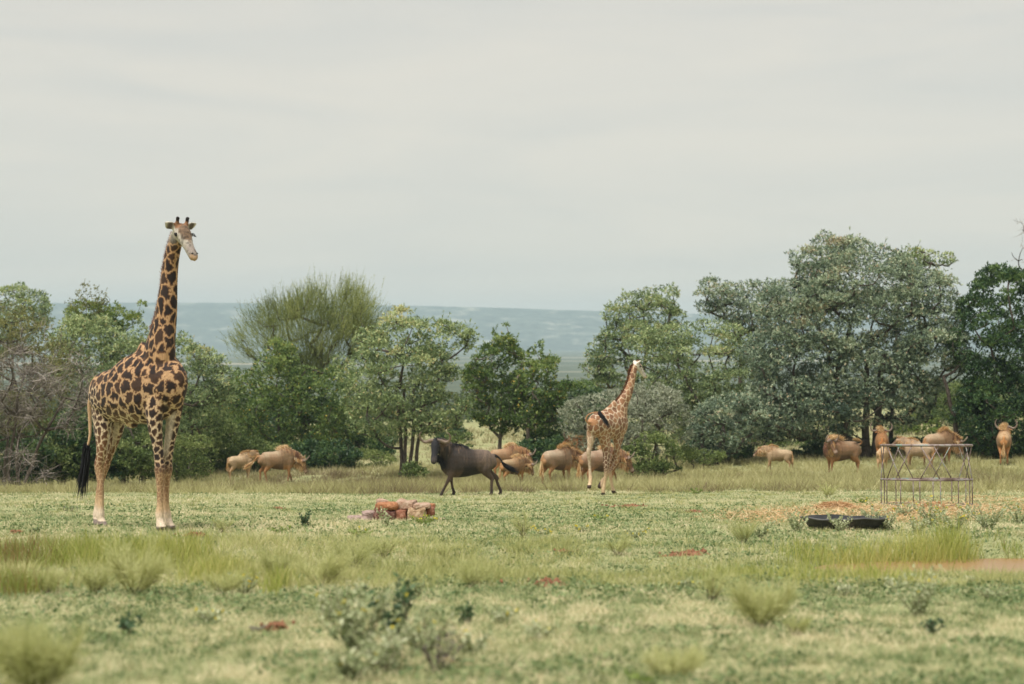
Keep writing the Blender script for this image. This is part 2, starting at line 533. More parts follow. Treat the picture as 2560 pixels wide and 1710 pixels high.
# ------------------------------------------------------------------ grasses
def field_points(n, d0, d1, r, power=1.0, margin=1.18, x0=None, x1=None):
    """random ground points in the wedge ahead of the camera, thinning with distance"""
    u = r.random(n)
    if abs(power) < 1e-6: d = d0 * (d1 / d0) ** u
    else: d = (d0 ** power + u * (d1 ** power - d0 ** power)) ** (1 / power)
    x = r.uniform(-.256 * margin, .256 * margin, n) * d + r.normal(0, .4, n)
    return x, d

def keep_off(x, y, extra=0.0):
    k = np.ones(len(x), bool)
    q = ((x - 8.0) / 4.2) ** 2 + ((y - 23.1) / 1.05) ** 2
    k &= q > 1.0 + extra
    for (cx, cy, rx, ry) in SOIL:
        q = ((x - cx) / rx) ** 2 + ((y - cy) / ry) ** 2
        k &= (q > 1.0) | (rng.random(len(x)) < .45)
    return k

M_turf = plant_mat("turf_blades", [(.095, .155, .06), (.26, .33, .145), (.45, .46, .25), (.78, .69, .47)], [0, .35, .62, 1], trans=.3)
def turf():
    r = np.random.default_rng(11)
    g = Geo()
    for (n, d0, d1) in ((130000, 9, 20), (165000, 20, 40), (115000, 40, 78)):
        x, d = field_points(n, d0, d1, r, .6)
        k = keep_off(x, d); x, d = x[k], d[k]
        n = len(x)
        P = np.stack([x, d, gz(x, d) - .004], 1)
        pn = fbm(P, .28, 31, 4); dry = fbm(P, 5.5, 77, 3)
        D = np.stack([r.normal(0, .7, n), r.normal(0, .7, n), np.full(n, .75)], 1)
        Ln = r.uniform(.025, .09, n) * (.7 + .9 * pn)
        W = r.uniform(.006, .011, n) * (d / 22) ** .8
        v = np.clip(.12 + .75 * smooth(.33, .68, dry) + r.normal(0, .2, n) + 1.1 * (pn - .5), 0, 1)
        ribbons(g, P, D, Ln, W, v, r, seg=1)
    for (n, d0, d1) in ((42000, 9, 20), (36000, 20, 46)):           # small flat leaves of ground herbs between the blades
        x, d = field_points(n, d0, d1, r, .6)
        p = np.stack([x, d, 0 * x], 1); k = keep_off(x, d) & (fbm(p, .9, 19, 3) + .35 * (vnoise(p, 4, 23) - .5) > .52); x, d = x[k], d[k]; n = len(x)
        P = np.stack([x, d, gz(x, d) + r.uniform(.0, .05, n)], 1)
        leaves(g, P, np.stack([r.normal(0, 1, n), r.normal(0, 1, n), r.normal(.25, .3, n)], 1), r.uniform(.03, .06, n) * (d / 16) ** .4, r.uniform(.018, .036, n) * (d / 16) ** .4, np.clip(r.normal(.20, .2, n), 0, 1), r, tri=True)
    o = g.build("turf", M_turf)
    tag(o, "short cropped grass with straw blades covering the meadow", "grass", kind="stuff")
turf()

def dome_scrub(name, label, mat, cx, cy, rad, hgt, nper, r, W=.012, spread=.9, seg=2, vbias=None, jit=.25, Wd=True):
    g = Geo()
    n = len(cx)
    rep = np.repeat(np.arange(n), nper)
    m = len(rep)
    ang = r.uniform(0, 2 * np.pi, m); rr = np.sqrt(r.random(m))
    x = cx[rep] + rad[rep] * rr * np.cos(ang) * .55; y = cy[rep] + rad[rep] * rr * np.sin(ang) * .55
    k = keep_off(x, y); x, y, rep, ang, rr = x[k], y[k], rep[k], ang[k], rr[k]; m = len(x)
    P = np.stack([x, y, gz(x, y) - .01], 1)
    D = np.stack([np.cos(ang) * rr * spread + r.normal(0, jit, m), np.sin(ang) * rr * spread + r.normal(0, jit, m), np.full(m, 1.0)], 1)
    Ln = hgt[rep] * r.uniform(.45, 1.05, m) * (1 - .25 * rr)
    tone = r.random(n)
    v = np.clip((.5 + (tone[rep] - .5) * .5 if vbias is None else vbias[rep]) + r.normal(0, .2, m), 0, 1)
    ribbons(g, P, D, Ln, W * ((y / 60) if Wd else 1) * r.uniform(.7, 1.3, m), v, r, bend=r.normal(0, .18, (m, 3)) * [1, 1, .4], seg=seg)
    o = g.build(name, mat)
    return tag(o, label, "grass", kind="stuff")

M_scrub = plant_mat("olive_scrub", [(.19, .14, .09), (.29, .26, .13), (.38, .37, .17), (.52, .49, .26)], [0, .3, .65, 1], trans=.3)
r = np.random.default_rng(21)
# knee-high olive scrub in front of the herd
n = 3300
x, d = field_points(n, 59, 92, r, 1.4, 1.12)
nn = fbm(np.stack([x, d, 0 * d], 1), .12, 88, 3)
right = smooth(-2, 8, x)
kk = (d > 60 + 6 * (1 - right) * 0 + 3 * (fbm(np.stack([x, 0 * d, 0 * d], 1), .4, 15) - .5)) & (nn > .22)
x, d, nn = x[kk], d[kk], nn[kk]
band = 1 - smooth(74, 80, d)
dome_scrub("olive_scrub", "knee high olive and brown scrub in front of the wildebeest herd", M_scrub, x, d, r.uniform(.35, .8, len(x)),
           r.uniform(.28, .64, len(x)) * (.85 + .25 * band), 46, r, W=.018, jit=.4, seg=1, vbias=np.clip(-.35 + nn * 1.75 + r.normal(0, .1, len(x)), 0, 1))
# pale dry grass between the trunks behind the herd
M_dry = plant_mat("dry_grass", [(.30, .28, .14), (.44, .40, .24), (.58, .52, .34)], trans=.3)
n = 2000
x, d = field_points(n, 86, 128, r, 2.0, 1.05)
nn = fbm(np.stack([x, d, 0 * d], 1), .1, 40, 3)
dome_scrub("dry_grass", "pale dry grass standing between the trunks behind the herd", M_dry, x, d, r.uniform(.4, .9, len(x)), r.uniform(.25, .6, len(x)), 20, r, W=.024, seg=1, vbias=np.clip(nn, 0, 1))
# feathery weeds and sedge along the ditch
M_weed = plant_mat("ditch_weeds", [(.18, .20, .075), (.34, .36, .13), (.50, .51, .22), (.66, .60, .35)], [0, .35, .7, 1], trans=.35)
n = 1150
x, d = field_points(n, 18.9, 27.5, r, 1.0, 1.15)
nn = fbm(np.stack([x, d, 0 * d], 1), .45, 61, 3)
kk = (nn > .34) & (r.random(n) < np.where((x > .8) & (d > 24.5), .3, 1))
x, d, nn = x[kk], d[kk], nn[kk]
dome_scrub("ditch_weeds", "soft yellow green weeds filling the shallow ditch", M_weed, x, d, r.uniform(.2, .5, len(x)), r.uniform(.16, .36, len(x)) * (1 - .35 * smooth(-.5, 1.5, x)), 56, r, W=.006, Wd=False, jit=.35,
           vbias=np.clip(nn + .05, 0, 1))
# low herb tufts scattered through the turf nearer and farther
n = 900
x, d = field_points(n, 9.5, 19, r, 1.0, 1.15)
dome_scrub("herb_tufts", "low grey green herbs scattered through the near turf", M_turf, x, d, r.uniform(.06, .2, len(x)), r.uniform(.04, .12, len(x)), 44, r, W=.009, seg=1, spread=1.4, Wd=False,
           vbias=r.uniform(.1, .7, len(x)))
n = 1300
x, d = field_points(n, 26, 60, r, 1.5, 1.15)
nn = fbm(np.stack([x, d, 0 * d], 1), .16, 71, 3); kk = nn > .47; x, d = x[kk], d[kk]
dome_scrub("meadow_tufts", "scattered low green tufts in the middle meadow", M_weed, x, d, r.uniform(.12, .35, len(x)), r.uniform(.06, .17, len(x)), 42, r, W=.013, seg=1, spread=1.2)

# tall bright reeds
M_reed = plant_mat("reed_blades", [(.30, .18, .08), (.20, .26, .06), (.38, .42, .10), (.60, .56, .22)], [0, .22, .62, 1], trans=.4)
def reeds(name, label, spots, seed):
    r = np.random.default_rng(seed); g = Geo()
    for (px, py, wpx, hpx, n, tone) in spots:
        c = hit(px, py); s = c[1] / F
        x = c[0] + r.normal(0, wpx * s * .28, n); y = c[1] + r.normal(0, .45, n)
        k = keep_off(x, y, -.35); x, y = x[k], y[k]; m = len(x)
        P = np.stack([x, y, np.maximum(gz(x, y), WATER_Z - .3) - .02], 1)
        D = np.stack([r.normal(0, .16, m), r.normal(0, .14, m), np.full(m, 1.)], 1)
        Ln = hpx * s * r.uniform(.5, 1.1, m)
        v = np.clip(tone + r.normal(0, .2, m), 0, 1)
        ribbons(g, P, D, Ln, r.uniform(.005, .011, m), v, r, bend=np.stack([r.normal(0, .2, m), r.normal(0, .15, m), -abs(r.normal(0, .08, m))], 1), seg=3)
    o = g.build(name, M_reed)
    return tag(o, label, "reeds", kind="stuff")
reeds("reed_bed", "bright green reeds below the standing giraffe", [
    (130, 1425, 90, 95, 420, .35), (225, 1415, 110, 95, 700, .62), (330, 1400, 130, 70, 600, .5), (440, 1410, 170, 95, 1000, .70),
    (540, 1440, 130, 70, 800, .75), (30, 1430, 110, 95, 700, .12), (60, 1480, 140, 80, 500, .25), (610, 1460, 100, 50, 300, .6), (700, 1470, 60, 70, 260, .55)], 5)
reeds("reed_bed", "green and yellow reeds along the left shore of the muddy pond", [
    (2010, 1400, 120, 60, 260, .6), (2120, 1418, 170, 75, 600, .75), (2230, 1420, 160, 85, 650, .75), (2330, 1425, 140, 100, 750, .75), (2395, 1400, 90, 100, 520, .6),
    (2180, 1450, 200, 55, 420, .7), (2010, 1450, 160, 50, 350, .65), (1850, 1450, 200, 45, 450, .6), (2540, 1395, 70, 45, 200, .4)], 6)
# ------------------------------------------------------------------ trees and bushes
M_bark = noise_mat("bark", [(.035, .028, .022), (.11, .09, .075), (.20, .17, .145)], 9, [.3, .55, .8], bump=.8, stretch=(3, 3, .6))
M_bark_light = noise_mat("pale_bark", [(.10, .08, .065), (.24, .20, .165), (.36, .32, .28)], 9, [.3, .55, .8], bump=.8, stretch=(3, 3, .6))
M_dead = plant_mat("dead_twigs", [(.06, .05, .042), (.18, .155, .135), (.36, .32, .285)], [0, .5, 1], trans=0)
M_leaf = {
    'sage': plant_mat("sage_leaves", [(.048, .082, .058), (.195, .265, .175), (.47, .54, .36), (.50, .37, .24)], [0, .40, .84, 1], trans=.12, rough=.5, spec=.35),
    'yellowsage': plant_mat("yellow_sage_leaves", [(.058, .098, .040), (.21, .285, .125), (.48, .56, .27), (.50, .40, .20)], [0, .42, .88, 1], trans=.15, rough=.5, spec=.3),
    'silver': plant_mat("silver_leaves", [(.11, .135, .09), (.30, .33, .235), (.53, .55, .42)], [0, .5, 1], trans=.2, rough=.55),
    'green': plant_mat("green_leaves", [(.035, .072, .022), (.125, .205, .055), (.33, .40, .12), (.62, .46, .08)], [0, .45, .97, 1], trans=.3, rough=.42, spec=.4),
    'dark': plant_mat("dark_green_leaves", [(.020, .048, .024), (.058, .12, .045), (.17, .25, .075)], [0, .5, 1], trans=.25, rough=.45, spec=.35),
    'bright': plant_mat("bright_green_leaves", [(.05, .09, .022), (.16, .235, .055), (.35, .41, .12), (.55, .45, .10)], [0, .45, .95, 1], trans=.32, rough=.45),
    'olive': plant_mat("olive_leaves", [(.075, .085, .03), (.19, .20, .07), (.34, .33, .14)], [0, .5, 1], trans=.25),
    'feather': plant_mat("feathery_green", [(.075, .10, .03), (.22, .265, .08), (.44, .47, .18)], [0, .5, 1], trans=.3),
    'bush': plant_mat("bush_leaves", [(.042, .075, .025), (.145, .205, .065), (.33, .38, .15)], [0, .5, 1], trans=.28, rough=.5),
    'small': plant_mat("small_yellow_green_leaves", [(.05, .085, .025), (.165, .225, .07), (.36, .40, .15)], [0, .5, 1], trans=.28),
    'haze': plant_mat("far_leaves", [(.035, .055, .035), (.09, .12, .07), (.16, .19, .11)], [0, .5, 1], trans=.2),
}
LEAFSIZE = {'sage': (.118, .056), 'yellowsage': (.114, .055), 'silver': (.10, .05), 'green': (.118, .066), 'dark': (.13, .072), 'bright': (.115, .065), 'olive': (.08, .046), 'feather': (.06, .02), 'bush': (.11, .065), 'haze': (.17, .10), 'small': (.075, .045)}

def inside(poly, x, y):
    c = np.zeros(len(x), bool); n = len(poly)
    for i in range(n):
        x0, y0 = poly[i]; x1, y1 = poly[(i + 1) % n]
        if y0 == y1: continue
        k = ((y0 > y) != (y1 > y)) & (x < (x1 - x0) * (y - y0) / (y1 - y0) + x0)
        c ^= k
    return c

def edge_dist(poly, x, y):
    P = np.stack([x, y], 1); best = np.full(len(x), 1e9)
    for i in range(len(poly)):
        a, b = np.array(poly[i]), np.array(poly[(i + 1) % len(poly)])
        ab = b - a; t = np.clip(((P - a) @ ab) / max(ab @ ab, 1e-9), 0, 1)
        best = np.minimum(best, np.linalg.norm(P - a - t[:, None] * ab, axis=1))
    return best

def area(poly):
    p = np.array(poly); q = np.roll(p, -1, 0)
    return abs((p[:, 0] * q[:, 1] - q[:, 0] * p[:, 1]).sum()) / 2

def tree(name, label, cat, kind, d, outline, trunks, dens=1.0, clump=.42, seed=1, group=None, mode='leaf', depth=1.0, twiggy=0, bark=None, trunk_r=.10, flat=.62, out=.15, thin=1.0, spray=0):
    """crown filling an outline read on the photograph (2347 px view), at distance d; trunks = [(base x, lean x at crown)] in the same pixels"""
    r = np.random.default_rng(seed)
    s = d / F
    ox = np.array([(p[0] * S - CX) * s for p in outline]); oz = np.array([CAMZ - (p[1] * S - CY) * s for p in outline])
    poly = list(zip(ox, oz)); A = area(poly)
    bx = np.mean([(t[0] * S - CX) * s for t in trunks])
    base = np.array([bx, d, G(bx, d)])
    root = thing(name, label, cat, base, group)
    # clump centres
    clump = clump * 1.22
    n = max(10, int(A * 3.4 / clump ** 1.6 * depth * .5))
    xs_, zs_ = r.uniform(ox.min(), ox.max(), n * 8), r.uniform(oz.min(), oz.max(), n * 8)
    k = inside(poly, xs_, zs_); xs_, zs_ = xs_[k][:n], zs_[k][:n]
    n = len(xs_)
    ed = edge_dist(poly, xs_, zs_)
    R = max(.6, min(.36 * (ox.max() - ox.min()), 2.6)) * depth
    half = np.sqrt(np.clip(1 - (1 - np.clip(ed / (R * .9), 0, 1)) ** 2, .03, 1)) * R
    yd = r.uniform(-1, 1, n); yd = np.sign(yd) * np.abs(yd) ** .7 * half
    cr_ = np.minimum(clump * r.uniform(.6, 1.25, n), np.maximum(ed * 1.5 + out * clump, .42 * clump))
    C = np.stack([xs_, d + yd, zs_], 1)
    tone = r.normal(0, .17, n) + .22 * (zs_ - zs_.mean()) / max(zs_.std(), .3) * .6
    # wood: trunks, then every clump hangs on the nearest node nearer to the foot
    nodes, par, srcd = [], [], []
    for (tb, tl) in trunks:
        x0 = (tb * S - CX) * s; x1 = (tl * S - CX) * s; yb = d + r.normal(0, .12)
        z0 = G(x0, yb); z1 = oz.min() + .42 * (oz.max() - oz.min())
        m = 7; prev = -1
        for q in range(m):
            t = q / (m - 1)
            nodes.append((x0 + (x1 - x0) * t ** 1.3 + r.normal(0, .035) * (0 < q), yb + r.normal(0, .05) * (0 < q), z0 - .05 * (q == 0) + (z1 - z0) * t)); par.append(prev); prev = len(nodes) - 1
    nt = len(nodes); foot = np.array([bx, d, base[2]])
    order = np.argsort(np.linalg.norm((C - foot) * [1, 1, .8], axis=1))
    for i in order:
        N_ = np.array(nodes); v = N_ - C[i]
        dist = np.linalg.norm(v, axis=1) + .9 * np.maximum(v[:, 2] + .12, 0)
        dist[:max(0, 1)] += .5
        j = int(np.argmin(dist)); nodes.append(tuple(C[i])); par.append(j)
    N_ = np.array(nodes); cnt = np.ones(len(N_))
    for i in range(len(N_) - 1, -1, -1):
        if par[i] >= 0: cnt[par[i]] += cnt[i] * .9
    gw = Geo()
    rad = trunk_r * (cnt / max(cnt[0], cnt.max())) ** .46
    rad = np.clip(rad, .008, None)
    k0 = 0
    for ti in range(len(trunks)):
        sl = slice(k0, k0 + 7); rr = trunk_r * np.linspace(1, .55, 7); rr[0] *= 1.3
        tube(gw, crom(N_[sl], 3), np.interp(np.linspace(0, 6, 19), np.arange(7), rr), 8, .45); k0 += 7
    for i in range(nt, len(N_)):
        a, b = N_[par[i]], N_[i]; L = np.linalg.norm(b - a)
        mid = (a + b) / 2 + r.normal(0, .10, 3) * L + [0, 0, -.06 * L]
        pts = crom([a, mid, b], 2)
        ra = min(rad[par[i]], rad[i] * 1.5)
        tube(gw, pts, np.linspace(ra, rad[i] * .7, len(pts)), 5 if rad[i] > .02 else 3, .45)
    gw.build("trunk" if cat == "tree" else "stems", bark or M_bark, root, local=base, smooth_shade=True)
    # foliage
    g = Geo(); ll, lw = LEAFSIZE.get(kind, (.1, .05))
    if mode == 'leaf':
        tips = int(A * 370 * dens); per = 5
        w = cr_ ** 1.7; w /= w.sum()
        ci = r.choice(n, tips, p=w)
        u = nrm(r.normal(size=(tips, 3)) + [0, 0, .35]); u[:, 2] = np.where(u[:, 2] < -.35, -u[:, 2], u[:, 2])
        q = r.uniform(.2, 1.08, tips) ** .55
        lump = .75 + .5 * vnoise(C[ci] * 3 + u * 1.7, 1.0, seed)
        P = C[ci] + u * (cr_[ci] * q * lump)[:, None] * [1, 1, flat]
        fill = r.random(tips) < .45          # loose growth between the clumps
        m = int(fill.sum())
        fx, fz = r.uniform(ox.min(), ox.max(), m * 6), r.uniform(oz.min(), oz.max(), m * 6)
        k = inside(poly, fx, fz); fx, fz = fx[k][:m], fz[k][:m]; m = len(fx)
        fe = edge_dist(poly, fx, fz)
        fh = np.sqrt(np.clip(1 - (1 - np.clip(fe / (R * .9), 0, 1)) ** 2, .02, 1)) * R
        hole = vnoise(np.stack([fx, fz, 0 * fx], 1), 1.5 / clump * .45, seed + 8)
        fi = np.nonzero(fill)[0][:m][hole > .28]; kk = hole > .28
        P[fi] = np.stack([fx[kk], d + np.sign(r.normal(size=kk.sum())) * r.random(kk.sum()) ** .45 * fh[kk], fz[kk]], 1)
        ax = nrm(u * [1, 1, .6] + [0, 0, .45] + r.normal(0, .35, (tips, 3)))
        P5 = np.repeat(P, per, 0); A5 = np.repeat(ax, per, 0); m = len(P5)
        D = nrm(A5 * .75 + r.normal(0, .62, (m, 3)))
        P5 = P5 + A5 * (np.tile(np.arange(per), tips) * .018)[:, None] + r.normal(0, .012, (m, 3))
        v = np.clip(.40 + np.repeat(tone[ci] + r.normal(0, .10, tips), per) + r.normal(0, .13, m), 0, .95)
        v = np.where(r.random(m) < .02, 1.0, v)
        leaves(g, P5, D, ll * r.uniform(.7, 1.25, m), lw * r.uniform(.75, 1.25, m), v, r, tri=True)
        if spray:
            m = int(spray * A)      # loose sprigs sticking out of the crown
            ci = r.choice(n, m); u = nrm(r.normal(size=(m, 3)) + [0, -.2, .7])
            P0 = C[ci] + u * cr_[ci][:, None] * .9
            L = r.uniform(.12, .38, m); ribbons(g, P0, u, L, .012, np.full(m, .15), r)
            k = 7; PP = np.repeat(P0, k, 0) + np.repeat(u * L[:, None], k, 0) * r.uniform(.2, 1.05, (m * k, 1))
            leaves(g, PP, np.repeat(u, k, 0) + r.normal(0, .6, (m * k, 3)), ll * .9, lw * .9, np.clip(.55 + r.normal(0, .15, m * k), 0, .95), r, tri=True)
    elif mode == 'feather':          # thin upright green twigs
        m = int(A * 420 * dens); w = cr_ ** 1.7; w /= w.sum(); ci = r.choice(n, m, p=w)
        cen = np.array([ox.mean(), d, oz.min()])
        u = nrm(nrm(C[ci] - cen) * .9 + [0, 0, .55] + r.normal(0, .36, (m, 3)))
        P0 = C[ci] + r.normal(0, .75, (m, 3)) * cr_[ci][:, None]
        L = r.uniform(.2, .8, m)
        ribbons(g, P0, u, L, .020, np.clip(.35 + tone[ci] + r.normal(0, .15, m), 0, .9), r, bend=r.normal(0, .18, (m, 3)) + [0, 0, .15], seg=3)
        k = 4; t = r.uniform(.2, 1, (m * k, 1))
        PP = np.repeat(P0, k, 0) + np.repeat(u * L[:, None], k, 0) * t
        leaves(g, PP, np.repeat(u, k, 0) * .8 + r.normal(0, .55, (m * k, 3)), .085 * r.uniform(.6, 1.3, m * k), .030, np.clip(.5 + np.repeat(tone[ci], k) + r.normal(0, .16, m * k), 0, 1), r, tri=True)
    if mode in ('bare',) or twiggy:
        gt = g if mode == 'bare' else Geo()
        m = int(A * (70 if mode == 'bare' else 1) * (dens if mode == 'bare' else twiggy)); ci = r.choice(n, m)
        u = nrm(r.normal(size=(m, 3)) * [1, 1, .75] + [0, 0, .1])
        L = r.uniform(.2, .75, m) * thin
        P0 = C[ci] + r.normal(0, .3, (m, 3)) * cr_[ci][:, None]
        ribbons(gt, P0, u, L, .020 * thin, np.clip(r.normal(.5, .3, m), 0, 1), r, bend=r.normal(0, .35, (m, 3)), seg=3)
        P1 = P0 + u * (L * r.uniform(.3, .8, m))[:, None]
        ribbons(gt, P1, nrm(u + r.normal(0, .7, (m, 3))), L * .6, .013 * thin, np.clip(r.normal(.5, .3, m), 0, 1), r, bend=r.normal(0, .3, (m, 3)), seg=2)
        if mode != 'bare': gt.build("dead_twigs", M_dead, root, local=base)
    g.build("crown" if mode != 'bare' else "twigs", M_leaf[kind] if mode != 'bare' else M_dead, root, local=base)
    return root

TB = "trees along the meadow edge"; BB = "bushes under the tree line"
# far left
tree("distant_tree", "pale grey green tree rising behind the left thorn bush", "tree", 'yellowsage', 118, [(-60, 690), (0, 668), (40, 650), (70, 662), (98, 668), (118, 700), (108, 760), (70, 820), (-60, 830)], [(30, 30)], .75, .5, 101, TB, flat=.5)
tree("bushy_tree", "broad sage green tree behind the standing giraffe's back", "tree", 'yellowsage', 90, [(118, 760), (150, 725), (210, 720), (270, 735), (325, 730), (345, 770), (350, 870), (335, 960), (250, 970), (150, 930), (105, 850)], [(230, 230)], .9, .42, 102, TB, spray=2)
tree("leafy_tree", "bright green leafy treetop left of the standing giraffe's neck", "tree", 'bright', 95, [(148, 715), (165, 695), (200, 688), (215, 700), (262, 690), (285, 705), (290, 725), (325, 690), (338, 697), (318, 740), (280, 765), (160, 770)], [(240, 230)], .95, .28, 103, TB, spray=6, trunk_r=.05)
tree("wispy_treetop", "thin wispy sprigs above the bright green treetop", "tree", 'olive', 94, [(140, 700), (165, 670), (195, 645), (235, 660), (255, 690), (235, 720), (170, 725)], [(200, 198)], .25, .22, 104, TB, out=.3, spray=7, trunk_r=.022)
tree("thorn_tree", "olive leaved thorn tree with tangled grey twigs", "tree", 'olive', 74, [(-80, 700), (0, 690), (60, 700), (105, 735), (150, 790), (175, 850), (150, 930), (90, 1000), (-80, 1010)], [(5, 20), (45, 40)], .60, .36, 105, TB, twiggy=40, trunk_r=.07)
tree("dead_thorn_bush", "bare grey thorn bush with dark crooked trunks", "bush", 'olive', 69, [(-60, 840), (30, 800), (120, 790), (200, 800), (260, 850), (285, 900), (270, 970), (180, 1000), (80, 1000), (-60, 980)], [(15, 40), (50, 150)], 2.6, .45, 106, BB, mode='bare', trunk_r=.07, depth=.6)
tree("brush_pile", "pile of dry grey branches on the grass under the bare thorn bush", "brush", 'olive', 66, [(-30, 1040), (40, 1030), (110, 1050), (135, 1090), (110, 1112), (-30, 1112)], [(40, 40)], 1.5, .3, 107, BB, mode='bare', trunk_r=.04, depth=.6)
tree("leafy_bush", "dark leafy bush behind the bare thorn bush", "bush", 'dark', 80, [(80, 960), (140, 940), (210, 930), (240, 980), (245, 1060), (200, 1095), (110, 1098), (70, 1050)], [(150, 150), (180, 185)], 1.0, .36, 108, BB)
tree("leafy_bush", "dusky bush seen between the standing giraffe's legs", "bush", 'bush', 82, [(235, 960), (300, 920), (350, 930), (365, 990), (370, 1060), (330, 1092), (250, 1095), (232, 1030)], [(285, 285), (330, 325)], .85, .36, 109, BB, twiggy=14, bark=M_bark_light)
tree("bushy_tree", "sage tree leaning out right of the standing giraffe's neck", "tree", 'yellowsage', 88, [(395, 790), (415, 760), (440, 772), (470, 795), (505, 815), (535, 860), (540, 920), (500, 990), (440, 1010), (395, 1000), (385, 880)], [(440, 440)], .85, .38, 110, TB, spray=3)
tree("leafy_bush", "bright green bush right of the standing giraffe's chest", "bush", 'bush', 92, [(370, 990), (420, 945), (480, 935), (530, 960), (560, 1000), (640, 1020), (650, 1070), (600, 1098), (500, 1095), (400, 1100), (365, 1080)], [(430, 430), (540, 540)], 1.1, .34, 111, BB, spray=4)
# middle
tree("feathery_tree", "feathery green thorn tree with fine upright twigs on the skyline", "tree", 'feather', 108, [(545, 770), (575, 730), (610, 700), (660, 690), (700, 672), (740, 668), (770, 650), (820, 668), (850, 695), (890, 718), (885, 760), (840, 800), (780, 850), (730, 880), (660, 860), (590, 830), (552, 800)], [(740, 735)], .95, .45, 112, TB, mode='feather', trunk_r=.16)
tree("leafy_tree", "spreading dark green tree with yellowing leaves behind the tailing adult wildebeest", "tree", 'green', 97, [(512, 880), (545, 845), (575, 850), (600, 800), (640, 775), (665, 790), (690, 840), (740, 850), (775, 840), (815, 850), (812, 900), (800, 940), (825, 985), (800, 1030), (720, 1045), (620, 1060), (560, 1010), (520, 950)], [(640, 640), (690, 700), (620, 590)], .95, .36, 113, TB, spray=5, trunk_r=.09)
tree("leafy_bush", "dark bush beside the rump of the long tailed wildebeest", "bush", 'bush', 92, [(600, 1040), (680, 1020), (770, 1030), (800, 1060), (790, 1098), (700, 1105), (610, 1095)], [(680, 680), (740, 745)], 1.1, .3, 114, BB, spray=5)
tree("leafy_bush", "low dark bush in the gap before the four trunked sage tree", "bush", 'dark', 98, [(790, 1000), (850, 985), (905, 1000), (905, 1060), (860, 1090), (800, 1080)], [(850, 850)], .9, .34, 115, BB)
tree("sage_tree", "round grey green sage tree with four dark stems", "tree", 'yellowsage', 82, [(762, 818), (800, 795), (830, 757), (875, 745), (905, 702), (935, 708), (985, 716), (1010, 735), (1060, 745), (1088, 762), (1082, 800), (1040, 840), (1070, 880), (1072, 940), (1050, 980), (990, 1005), (930, 1000), (860, 1010), (800, 985), (790, 920), (770, 860)], [(918, 905), (930, 925), (942, 950), (952, 970)], .92, .46, 116, TB, trunk_r=.085, spray=6, flat=.55)
tree("leafy_tree", "fresh green tree with one slim trunk behind the dark bull", "tree", 'green', 92, [(1062, 880), (1070, 838), (1100, 805), (1125, 780), (1150, 742), (1168, 745), (1175, 780), (1195, 810), (1205, 870), (1200, 940), (1180, 1000), (1110, 985), (1060, 940)], [(1144, 1150)], .95, .32, 117, TB, spray=7, trunk_r=.10, bark=M_bark_light)
tree("leafy_tree", "fresh green tree with a leaning trunk and one long low branch", "tree", 'green', 91, [(1190, 830), (1215, 800), (1240, 780), (1262, 800), (1283, 788), (1278, 835), (1275, 880), (1340, 875), (1345, 890), (1290, 905), (1280, 960), (1250, 1005), (1190, 990), (1170, 930)], [(1200, 1222)], .95, .32, 118, TB, spray=7, trunk_r=.11, bark=M_bark_light)
tree("leafy_bush", "dense green bush at the foot of the leaning trunk", "bush", 'dark', 93, [(1205, 1000), (1250, 965), (1290, 975), (1310, 1020), (1300, 1055), (1230, 1060), (1205, 1040)], [(1250, 1250)], 1.1, .3, 119, BB, spray=4)
tree("leafy_bush", "small green bush between the sage tree and the slim trunk", "bush", 'bush', 100, [(990, 1020), (1030, 990), (1080, 995), (1085, 1030), (1040, 1045), (1000, 1040)], [(1040, 1040)], .9, .28, 120, BB)
tree("silver_bush", "silvery grey bush behind the walking giraffe", "bush", 'silver', 84, [(1278, 945), (1320, 915), (1380, 905), (1440, 880), (1500, 880), (1555, 900), (1590, 950), (1580, 1010), (1520, 1040), (1420, 1050), (1340, 1040), (1290, 1000)], [(1420, 1420), (1500, 1510)], 1.0, .4, 121, BB, twiggy=5)
tree("leafy_bush", "yellow green bush ahead of the walking giraffe", "bush", 'small', 76, [(1430, 1030), (1470, 1000), (1500, 985), (1540, 1010), (1570, 1050), (1555, 1088), (1490, 1098), (1440, 1090)], [(1490, 1490), (1520, 1525)], 1.9, .28, 122, BB, spray=6)
tree("umbrella_tree", "umbrella shaped sage tree rising behind the walking giraffe's head", "tree", 'yellowsage', 104, [(1378, 718), (1410, 680), (1450, 668), (1500, 655), (1540, 648), (1560, 672), (1545, 700), (1575, 725), (1540, 760), (1440, 800), (1480, 850), (1440, 900), (1370, 890), (1330, 850), (1345, 790), (1400, 750)], [(1470, 1480)], .85, .42, 123, TB, trunk_r=.15, flat=.45, spray=6)
tree("sage_tree", "bushy yellow grey sage tree right of the walking giraffe's head", "tree", 'yellowsage', 92, [(1430, 790), (1470, 750), (1540, 745), (1600, 735), (1660, 735), (1720, 760), (1750, 820), (1730, 900), (1690, 960), (1650, 1040), (1580, 1050), (1530, 960), (1480, 900), (1450, 850)], [(1590, 1590), (1625, 1640)], .92, .44, 124, TB, spray=6, flat=.52)
tree("sage_bush", "dark sage bush with low crooked stems left of the lone calf", "bush", 'sage', 86, [(1600, 930), (1660, 900), (1730, 910), (1760, 960), (1720, 1020), (1660, 1055), (1590, 1060), (1570, 1000)], [(1610, 1610), (1640, 1660)], 1.0, .36, 125, BB)
